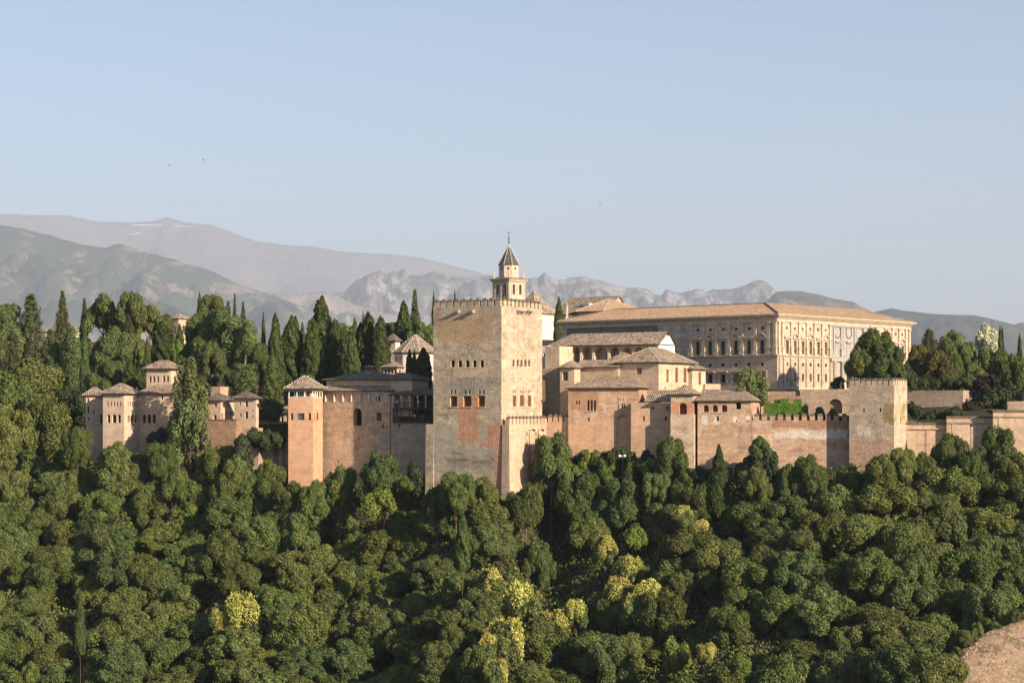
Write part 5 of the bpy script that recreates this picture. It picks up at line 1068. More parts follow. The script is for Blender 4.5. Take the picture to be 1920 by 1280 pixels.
def trunk_mesh(name, mat, H=8.0, r=0.28, limbs=6, seed=0, spread=0.5, reach=0.45):
    rr = random.Random(seed); mb = MB(); p = Vector((0, 0, -1.0)); N_ = 6
    for k in range(N_):
        q = Vector((rr.uniform(-.12, .12) * k, rr.uniform(-.12, .12) * k, -1.0 + (H + 1.0) * (k + 1) / N_)); mb.tube(p, q, r * (1 - k / N_ * 0.8), r * (1 - (k + 1) / N_ * 0.8), 7)
        if k >= 2 and limbs:
            for _ in range(max(1, limbs // 4)):
                a = rr.uniform(0, 6.28); e = q + Vector((math.cos(a) * H * spread * 0.5, math.sin(a) * H * spread * 0.5, H * reach * 0.5)); m_ = (q + e) / 2 + Vector((0, 0, -0.2)); mb.tube(q, m_, r * 0.42, r * 0.28, 5); mb.tube(m_, e, r * 0.28, r * 0.08, 5)
        p = q
    me = bpy.data.meshes.new(name); me.from_pydata(mb.v, [], mb.f); me.materials.append(mat); me.update(); return me

f_elm = foliage('dark_green_leaves', (0.037, 0.047, 0.0115), (0.080, 0.095, 0.024), (0.042, 0.059, 0.015))
f_oliv = foliage('olive_green_leaves', (0.037, 0.050, 0.014), (0.080, 0.098, 0.029), None)
f_fresh = foliage('fresh_green_leaves', (0.050, 0.075, 0.014), (0.11, 0.14, 0.030), None, 0.3)
f_blue = foliage('bluish_green_leaves', (0.031, 0.045, 0.013), (0.066, 0.087, 0.026), None)
f_yel = foliage('yellow_flower_clusters', (0.17, 0.165, 0.030), (0.40, 0.36, 0.10), None, 0.25, 0.15)
f_cyp = foliage('cypress_needles', (0.022, 0.034, 0.010), (0.055, 0.074, 0.020), None, 0.12, 0.25)
f_pine = foliage('pine_needles', (0.038, 0.047, 0.012), (0.078, 0.090, 0.024), None, 0.12, 0.2)
f_ced = foliage('cedar_needles', (0.036, 0.046, 0.018), (0.080, 0.082, 0.032), None, 0.15, 0.2)
f_silver = foliage('silver_leaves', (0.20, 0.20, 0.13), (0.38, 0.37, 0.26), None, 0.2, 0.15)
f_pop = foliage('poplar_leaves', (0.052, 0.070, 0.022), (0.12, 0.145, 0.052), None, 0.28, 0.2)
f_brown = foliage('bronze_leaves', (0.042, 0.042, 0.013), (0.074, 0.062, 0.019), None, 0.2, 0.15)
f_dark = foliage('shade_green_leaves', (0.016, 0.024, 0.010), (0.034, 0.046, 0.018), None, 0.15, 0.2)
f_hedge = foliage('clipped_hedge_leaves', (0.045, 0.095, 0.010), (0.080, 0.15, 0.018), None, 0.2, 0.1)
f_plum = foliage('plum_leaves', (0.012, 0.012, 0.008), (0.026, 0.018, 0.011), None, 0.15, 0.2)

CR = {}
for k in range(5): CR['broad', k] = (lobes_crown('crown', f_elm, 5.0, 7.6, 24 + 3 * k, 24000, (1.0, 1.75), 0.175, zmin=-0.75, seed=k), 5.0, 7.6)
for k in range(2): CR['olive', k] = (lobes_crown('crown', f_oliv, 5.0, 7.2, 30, 24000, (0.9, 1.5), 0.175, zmin=-0.75, seed=20 + k), 5.0, 7.2)
for k in range(2): CR['fresh', k] = (lobes_crown('crown', f_fresh, 3.0, 5.0, 12, 5000, (0.8, 1.4), 0.24, seed=30 + k), 3.0, 5.0)
for k in range(2): CR['blue', k] = (lobes_crown('crown', f_blue, 5.0, 7.8, 28, 24000, (1.0, 1.6), 0.175, zmin=-0.75, seed=40 + k), 5.0, 7.8)
for k in range(2): CR['airy', k] = (lobes_crown('crown', f_pop, 3.5, 6.0, 34, 3600, (0.45, 0.85), 0.20, zmin=-0.8, seed=80 + k), 3.5, 6.0)
CR['silver', 0] = (lobes_crown('crown', f_silver, 3.5, 5.5, 18, 5500, (0.7, 1.2), 0.22, seed=50), 3.5, 5.5)
CR['brown', 0] = (lobes_crown('crown', f_brown, 4.0, 5.5, 20, 6000, (0.8, 1.5), 0.22, seed=51), 4.0, 5.5)
CR['dark', 0] = (lobes_crown('crown', f_dark, 3.0, 4.4, 12, 4500, (0.9, 1.5), 0.24, seed=52), 3.0, 4.4)
CR['plum', 0] = (lobes_crown('crown', f_plum, 3.0, 4.0, 10, 3500, (0.9, 1.5), 0.24, seed=53), 3.0, 4.0)
for k in range(3): CR['cypress', k] = (cypress_crown('crown', f_cyp, 2.2, 18.0, 8500, k, (0.30, 0.5, 0.62)[k], (0.2, 0.28, 0.36)[k]), 2.2, 18.0)
for k in range(2): CR['cedar', k] = (conifer_crown('crown', f_ced, 5.0, 16.0, (18, 22)[k], 12000, k, 0.10, (0.75, 0.9)[k], 0.22), 5.0, 16.0)
CR['spruce', 0] = (conifer_crown('crown', f_ced, 2.6, 14.0, 24, 8000, 5, 0.25, 1.0, 0.2), 2.6, 14.0)
for k in range(2): CR['pine', k] = (lobes_crown('crown', f_pine, 5.0, 6.4, 20, 10000, (0.9, 1.6), 0.24, zmin=-0.35, flat=0.8, seed=60 + k), 5.0, 6.4)
for k in range(2): CR['poplar', k] = (poplar_crown('crown', f_pop, 2.8, 18.0, 10000, k), 2.8, 18.0)
for k in range(2):
    a = lobes_crown('crown', f_oliv, 4.0, 6.6, 16, 8500, (1.0, 1.7), 0.25, seed=70 + k); CR['flower', k] = (a, 4.0, 6.6)
    n = len(a.polygons); co = np.zeros(len(a.vertices) * 3, np.float32); a.vertices.foreach_get('co', co); V = co.reshape(-1, 4, 3).mean(1)
    global_rng = np.random.default_rng(5 + k); lum = np.sin(V[:, 0] * 1.3 + k) + np.sin(V[:, 1] * 1.5) + 0.8 * (V[:, 2] - 2.6) + 0.5 * V[:, 0]
    sel = V[(lum > 1.3) & (global_rng.uniform(0, 1, n) < 0.75)]; c0 = np.array([0, 0, 2.5]); d = sel - c0; d /= np.linalg.norm(d, axis=1, keepdims=True)
    sel = np.repeat(sel, 2, 0) + global_rng.normal(0, 0.14, (len(sel) * 2, 3)); d = np.repeat(d, 2, 0); CR['blossom', k] = leaf_mesh('blossom', sel + d * 0.2, d, 0.15, f_yel, 0.7)
TR = {k: trunk_mesh('trunk', bark, 8.0, 0.30, 8, k) for k in range(3)}
TRC = trunk_mesh('trunk', bark, 8.0, 0.22, 0, 9); TRB = trunk_mesh('trunk', birch, 8.0, 0.26, 8, 4, 0.3, 0.8)

NAMES = {'airy': 'light_green_tree', 'broad': 'broadleaf_tree', 'olive': 'broadleaf_tree', 'fresh': 'bush', 'blue': 'broadleaf_tree', 'silver': 'silver_leaved_tree', 'brown': 'bronze_leaved_tree', 'dark': 'bush', 'plum': 'bush', 'cypress': 'cypress_tree',
         'cedar': 'cedar_tree', 'spruce': 'spruce_tree', 'pine': 'pine_tree', 'poplar': 'poplar_tree', 'flower': 'flowering_chestnut_tree'}
rt_ = random.Random(11)
def tree(kind, px, Y, ytop, wpx, label=None, var=0, group=None, ybot=None, trunk=True, name=None, x=None, ztop=None):
    """crown top at photo row ytop, crown width wpx photo pixels; ybot = row where the crown ends (else by proportion)"""
    me, R0, H0 = CR[kind, var % sum(1 for q in CR if q[0] == kind)]
    X = (px - CX) * Y / F if x is None else x; zt_ = (HY - ytop) * Y / F if ztop is None else ztop; R = wpx * Y / F / 2
    zg = tz(X, Y); full = zt_ - zg
    Hc = (zt_ - (HY - ybot) * Y / F) if ybot else min(max(full * (0.97 if kind in ('cypress', 'fresh', 'dark', 'plum', 'spruce', 'poplar', 'cedar') else 0.95), 1.0), R / R0 * H0 * 1.35)
    cat = 'bush' if kind in ('fresh', 'dark', 'plum') else 'tree'
    root = thing(name or NAMES[kind], label, cat, (X, Y, zg), group); a = rt_.uniform(0, 6.28)
    c = bpy.data.objects.new('crown', me); col.objects.link(c); c.parent = root; c.location = (0, 0, full - Hc); rd_ = kind in ('broad', 'olive', 'blue') and not ybot; q1 = rt_.uniform(0.86, 1.14) if rd_ else 1.0
    c.scale = (R / R0 * q1, R / R0 / q1, Hc / H0); c.rotation_euler = (rt_.uniform(-.2, .2) if rd_ else 0, rt_.uniform(-.2, .2) if rd_ else 0, a)
    if kind == 'flower':
        b_ = bpy.data.objects.new('blossom', CR['blossom', var % 2]); col.objects.link(b_); b_.parent = root; b_.location = c.location; b_.scale = c.scale; b_.rotation_euler = c.rotation_euler
    if trunk and kind not in ('fresh', 'dark', 'plum'):
        tm = TRC if kind in ('cypress', 'spruce', 'cedar') else TRB if kind == 'poplar' else TR[var % 3]; th = max(full - Hc * (0.35 if kind != 'cypress' else 0.5), 0.8)
        t = bpy.data.objects.new('trunk', tm); col.objects.link(t); t.parent = root; sr = max(0.6, R / 4.5); t.scale = (sr, sr, th / 8.0)
    return root

# ---- the wooded slope
SPECIAL = []     # (px, Y, radius px) kept free of ordinary wood
gw_ = 'dense woodland trees on the slope below the walls'
YEL = [(1283, 948, 34, 'topmost yellow-flowering tree on the slope, below the watchtower'), (1318, 974, 34, 'small yellow-flowering tree just below the lone slope cypress'), (1135, 1004, 42, 'yellow-flowering tree standing alone under the bank right of the great tower'),
       (1188, 1042, 62, 'wide pale yellow-flowering tree with a dark shadow under it'), (1160, 1082, 54, 'yellow-flowering tree in the middle of the right-hand cluster'), (1221, 1085, 54, 'bright yellow-flowering tree at the right of the cluster'), (1190, 1112, 46, 'lowest yellow-flowering tree of the right-hand cluster'),
       (976, 1090, 76, 'large yellow-flowering tree, topmost of the lower column of yellow trees'), (1080, 1124, 40, 'small yellow-flowering tree right of a taller one, mid slope'), (1046, 1138, 60, 'tall yellow-flowering tree between two dark gaps, mid slope'),
       (948, 1160, 74, 'biggest lower yellow-flowering tree near the bottom of the wood'), (926, 1190, 50, 'yellow-flowering tree overlapping the biggest lower one'), (932, 1236, 44, 'lowest yellow-flowering tree at the bottom edge of the wood'),
       (1325, 1204, 32, 'small isolated pale yellow-flowering tree low on the right'), (452, 1112, 70, 'partly yellow-flowering tree on the left of the wood'), (412, 1136, 46, 'thin yellow-green flowering tree beside a fuller one, left of the wood'), (918, 1066, 50, 'olive yellow tree under the tall thin creeper column')]
BRT = [(1268, 1192, 60, 'bright yellow-green young tree low on the slope, right of centre'), (352, 940, 46, 'bright green young tree on the left slope below the brick wall'), (1190, 980, 44, 'upright fresh green young tree among dark crowns below the bank'), (60, 1240, 50, 'yellow-green bush by the little wall at the bottom left corner'), (172, 1242, 44, 'yellow-green bush low down left of the woodland cypress'), (1388, 1222, 54, 'lush green young tree near the bottom, right of centre'), (1010, 1010, 76, 'olive brown rounded tree below a tall dark crown')]
def slope_Y(px, py, h=0.0):
    """depth at which a crown top of tree height seen at this row stands on the slope"""
    best = None
    for Y in np.arange(450, 335, -0.5):
        X = (px - CX) * Y / F; z = tz(X, Y) + TREE_H + h
        if Y < float(Yf(px)) - 5 and HY - z * F / Y >= py: best = Y; break
    return best or 365.0
for k, (px, py, wd, lab) in enumerate(YEL):
    Y = slope_Y(px, py, 1.2); tree('flower', px, Y - 1.5, py, wd * 1.3, lab, k, ybot=py + wd * 1.35); SPECIAL.append((px, py + wd * 0.4, wd * 0.30))
for k, (px, py, wd, lab) in enumerate(BRT):
    Y = slope_Y(px, py, 0.5); tree('olive' if px == 1010 else 'fresh', px, Y - 1, py, wd, lab, k, ybot=py + wd * 1.2, name='young_tree'); SPECIAL.append((px, py + wd * 0.4, wd * 0.4))
SL = [('cypress', 1348, 415, 833, 46, 'lone dark cypress standing before the tiled gallery wall', 0, 975), ('cypress', 150, 372, 1103, 24, 'slender cypress rising from the wood at the lower left', 0, 1225),
      ('cypress', 868, 396, 962, 26, 'thin creeper-clad column tree on the slope below the great tower', 2, 1070)]
for kd, px, Y, yt, wd, lab, v, yb in SL: tree(kd, px, Y, yt, wd, lab, v, ybot=yb); SPECIAL.append((px, (yt + yb) / 2, wd * 0.7))
WALLT = [('blue', 1034, 432, 808, 96, 'big rounded green tree leaning over the bright low wall beside the great tower', 0), ('blue', 1256, 425, 817, 74, 'big rounded tree covering the foot of the small watchtower', 1), ('blue', 720, 432, 843, 86, 'large round tree before the shaded wall left of the great tower', 0),
         ('broad', 637, 438, 869, 72, 'rounded tree at the foot of the gallery wall', 2), ('broad', 590, 436, 898, 76, 'rounded tree below the slim terracotta tower, on its right', 1), ('broad', 545, 440, 900, 66, 'dark rounded tree covering the left base of the slim terracotta tower', 4), ('blue', 1428, 417, 816, 48, 'small leaning tree on the ledge under the brown battlements', 0),
         ('broad', 1783, 410, 811, 80, 'dark spreading tree before the stepped wall, nearer the square tower', 0), ('blue', 1868, 407, 797, 84, 'dark spreading tree before the stepped wall, close to the picture edge', 1), ('broad', 855, 420, 880, 74, 'rounded tree at the middle of the great tower\'s foot', 3), ('broad', 905, 421, 892, 62, 'tall narrow-crowned tree under the great tower\'s corner', 0),
         ('broad', 820, 424, 906, 66, 'low rounded tree at the left foot of the great tower', 1), ('broad', 985, 420, 902, 80, 'tall full tree just right of the great tower\'s lower corner', 2), ('broad', 1080, 427, 893, 84, 'full dark tree on the bank under the four pointed merlons', 3), ('blue', 1165, 424, 895, 92, 'wide bluish green tree on the bank below the blind arch', 1),
         ('olive', 1230, 421, 885, 60, 'olive green tree under the big rounded watchtower tree', 0), ('broad', 480, 446, 880, 82, 'round tree below the buttressed retaining wall', 0), ('broad', 372, 452, 872, 84, 'round tree in front of the tall brick wall', 2), ('broad', 275, 460, 842, 70, 'dark rounded tree under the pavilion wing windows', 3), ('broad', 215, 457, 826, 90, 'broad tree hiding the foot of the pale pavilion tower', 1),
         ('broad', 146, 462, 798, 66, 'rounded tree left of the pale pavilion tower\'s foot', 4), ('broad', 1520, 410, 848, 70, 'rounded tree at the foot of the brown battlement wall', 2), ('broad', 1650, 404, 850, 78, 'dark rounded tree hiding the left base of the square tower', 0), ('broad', 1690, 405, 836, 60, 'dark rounded tree hiding the right base of the square tower', 3),
         ('broad', 1735, 408, 846, 70, 'rounded tree below the lowest stretch of the stepped wall', 1), ('broad', 1826, 404, 838, 74, 'dark rounded tree between the two spreading trees', 2), ('broad', 1905, 402, 846, 70, 'dark rounded tree at the right edge under the stepped wall', 4), ('broad', 1598, 409, 866, 66, 'dark rounded tree left of the square tower\'s foot', 2), ('blue', 1480, 411, 868, 58, 'grey green tree under the pale rubble ledge, right', 1),
         ('olive', 1420, 411, 874, 60, 'olive tree under the pale rubble ledge, left', 0), ('broad', 330, 450, 872, 70, 'rounded tree under the tall leafy poplar', 1), ('broad', 425, 446, 886, 72, 'rounded tree below the creeper-hung shaded wall', 3),
         ('broad', 398, 450, 838, 64, 'dark tree before the left part of the tall brick wall', 0), ('dark', 452, 449, 818, 60, 'dark bush growing against the wall below the corner house', 0), ('broad', 505, 447, 858, 64, 'dark rounded tree before the buttressed wall', 2), ('broad', 300, 455, 826, 66, 'dark tree tucked below the pavilion wing, left of the poplar', 3), ('broad', 440, 446, 850, 66, 'rounded tree before the right part of the tall brick wall', 1),
         ('dark', 774, 434, 862, 44, 'dark bush in the shaded corner left of the great tower', 0), ('fresh', 710, 427, 912, 70, 'bright green bamboo-like bush under the large round wall tree', 0), ('fresh', 760, 428, 892, 34, 'yellow-green bush beside the large round wall tree', 1)]
for kd, px, Y, yt, wd, lab, v in WALLT: tree(kd, px, Y, yt, wd, lab, v, ybot=(yt + wd * 0.85) if kd == 'fresh' else yt + wd * 1.15); SPECIAL.append((px, yt + wd * 0.4, wd * 0.3))
for k, (px, yt, wd) in enumerate(((1045, 868, 60), (1070, 905, 66), (1120, 895, 60), (1140, 925, 70), (1200, 905, 64), (1275, 900, 60), (1300, 915, 60), (1012, 880, 56), (1235, 935, 70), (1100, 945, 70), (1310, 950, 64))):
    tree(('olive', 'blue', 'broad')[k % 3], px, float(Yf(px)) - 5 - (yt - 868) / 12.0, yt, wd, 'tree filling the shaded bank right of the great tower', k, 'trees filling the bank right of the great tower', ybot=yt + wd * 1.05)
rb = random.Random(5); bank = [('dark', 1090, 848), ('fresh', 1108, 842), ('dark', 1128, 846), ('fresh', 1146, 850), ('dark', 1172, 838), ('dark', 1150, 838), ('fresh', 1192, 858), ('dark', 1210, 862), ('dark', 1185, 876), ('fresh', 1125, 868), ('fresh', 1078, 870), ('dark', 1100, 880), ('fresh', 1218, 858), ('dark', 1240, 872), ('fresh', 1290, 878), ('dark', 1316, 874), ('fresh', 1330, 892), ('dark', 1212, 842),
       ('dark', 1388, 866), ('dark', 1447, 843), ('dark', 1408, 852), ('dark', 1450, 866), ('fresh', 1470, 872), ('dark', 478, 800), ('dark', 500, 804), ('dark', 520, 808), ('dark', 455, 812), ('fresh', 420, 832), ('dark', 445, 842), ('dark', 740, 880), ('dark', 785, 886), ('dark', 690, 905), ('dark', 340, 830), ('dark', 312, 822), ('dark', 300, 800)]
for k, (kd, px, py) in enumerate(bank):
    Yb = float(Yf(px)) - 2.5 - (rb.uniform(0, 2) + max(0, (py - 845) / 9.0) if px > 1040 and px < 1340 else rb.uniform(0, 2)); wd = rb.uniform(34, 52)
    tree(kd, px, Yb, py, wd, 'unclipped bush on the steep bank at the foot of the walls', k, 'bushes on the bank under the walls', ybot=py + wd * 0.9)
# ordinary wood, in rows down the slope
cnt = 0; row = 0; s_ = 9.0
while s_ < 125 and cnt < 298:
    X0 = -132; nX = 0; xx = X0 + (row % 2) * 4.0
    while xx < 124:
        X = xx + rb.uniform(-1.6, 1.6); xx += 8.4
        Yv = float(Yf(np.clip(CX + F * X / 440, -200, 2100)))
        for _ in range(3): Yv = float(Yf(CX + F * X / max(Yv - s_, 300))) 
        Y = Yv - s_ + rb.uniform(-2.0, 2.0)
        px = CX + F * X / Y
        if not (-70 < px < 1990): continue
        h = TREE_H + rb.uniform(-2.2, 2.4); zt2 = tz(X, Y) + h; py = HY - zt2 * F / Y; wd = rb.uniform(10.0, 14.5) * F / Y
        if py > 1300: continue
        if float(sand_mask(np.array([X]), np.array([Y]))[0]) > 0.02: continue
        if any(abs(px - a) < r + wd * 0.16 and abs(py + wd * 0.4 - b) < r + wd * 0.16 for a, b, r in SPECIAL): continue
        kd = rb.choices(('broad', 'olive', 'blue'), (0.6, 0.28, 0.12))[0]
        zone = 'left of the slim terracotta tower' if px < 540 else 'below the gallery wall and great tower' if px < 960 else 'below the houses right of the great tower' if px < 1500 else 'below the square tower and stepped wall'
        tree(kd, px, Y, py, wd, 'dark green rounded tree in the dense wood ' + zone, cnt, gw_ + ', ' + zone, x=X, ztop=zt2, trunk=True); cnt += 1
    s_ += 7.4; row += 1
print('wood trees', cnt, 'rows', row)
# low scrub that covers the ground between the trunks
nU = 150000; ur = np.random.default_rng(21); Yu = ur.uniform(345, 490, nU * 2); Xu = ur.uniform(-0.262, 0.262, nU * 2) * Yu; pu = CX + F * Xu / Yu
su = Yf(pu) - Yu; ok = (su > 1.5) & (su < 128) & (sand_mask(Xu, Yu) < 0.02); Xu, Yu = Xu[ok][:nU], Yu[ok][:nU]
hu = ur.uniform(0, 1, len(Xu)) * (1.6 + 1.3 * bumps(Xu, Yu, 2.3) + 0.6 * bumps(Xu, Yu, 5.1, 2.0)).clip(0.25, 4)
Pu = np.stack([Xu, Yu, terrain(Xu, Yu) + hu], 1); rng = np.random.default_rng(22)
ug = bpy.data.objects.new('undergrowth', leaf_mesh('undergrowth', Pu, np.tile([0.1, -0.5, 0.8], (len(Pu), 1)), rng.uniform(0.2, 0.42, len(Pu)), f_elm, 0.7)); col.objects.link(ug); tag(ug, kind='stuff')
# dry grass tufts on the bare slope
Yg = ur.uniform(345, 392, 60000); Xg = ur.uniform(0.19, 0.27, 60000) * Yg; mk = sand_mask(Xg, Yg) > ur.uniform(0.1, 1.0, 60000); mk &= (bumps(Xg, Yg, 1.7) + bumps(Xg, Yg, 0.6, 3.0)) > ur.uniform(-0.3, 1.6, 60000); Xg, Yg = Xg[mk], Yg[mk]
gt = foliage('dry_grass_blades', (0.22, 0.165, 0.085), (0.46, 0.35, 0.20), (0.08, 0.085, 0.03), 0.2, 0.1)
gg = bpy.data.objects.new('dry_grass', leaf_mesh('dry_grass', np.stack([Xg, Yg, terrain(Xg, Yg) + 0.08], 1), np.tile([0, -0.8, 0.5], (len(Xg), 1)), rng.uniform(0.08, 0.22, len(Xg)), gt, 0.3, up=3.0)); col.objects.link(gg); tag(gg, kind='stuff')
# shrubs at the edge of the bare slope
for k in range(22):
    px = 1790 + k * 6.5 + rb.uniform(-8, 8); Y = 359.0 + (px - 1828) * 0.061 + rb.uniform(-3.5, 3.0); py = HY - (tz((px - CX) * Y / F, Y) + 3) * F / Y
    X = (px - CX) * Y / F; tree(('blue', 'fresh', 'olive')[k % 3], px, Y, py - 12, rb.uniform(20, 40), 'low shrub along the edge of the bare sandy slope', k, 'shrubs edging the bare slope', x=X, ztop=tz(X, Y) + rb.uniform(1.0, 3.2), name='shrub')

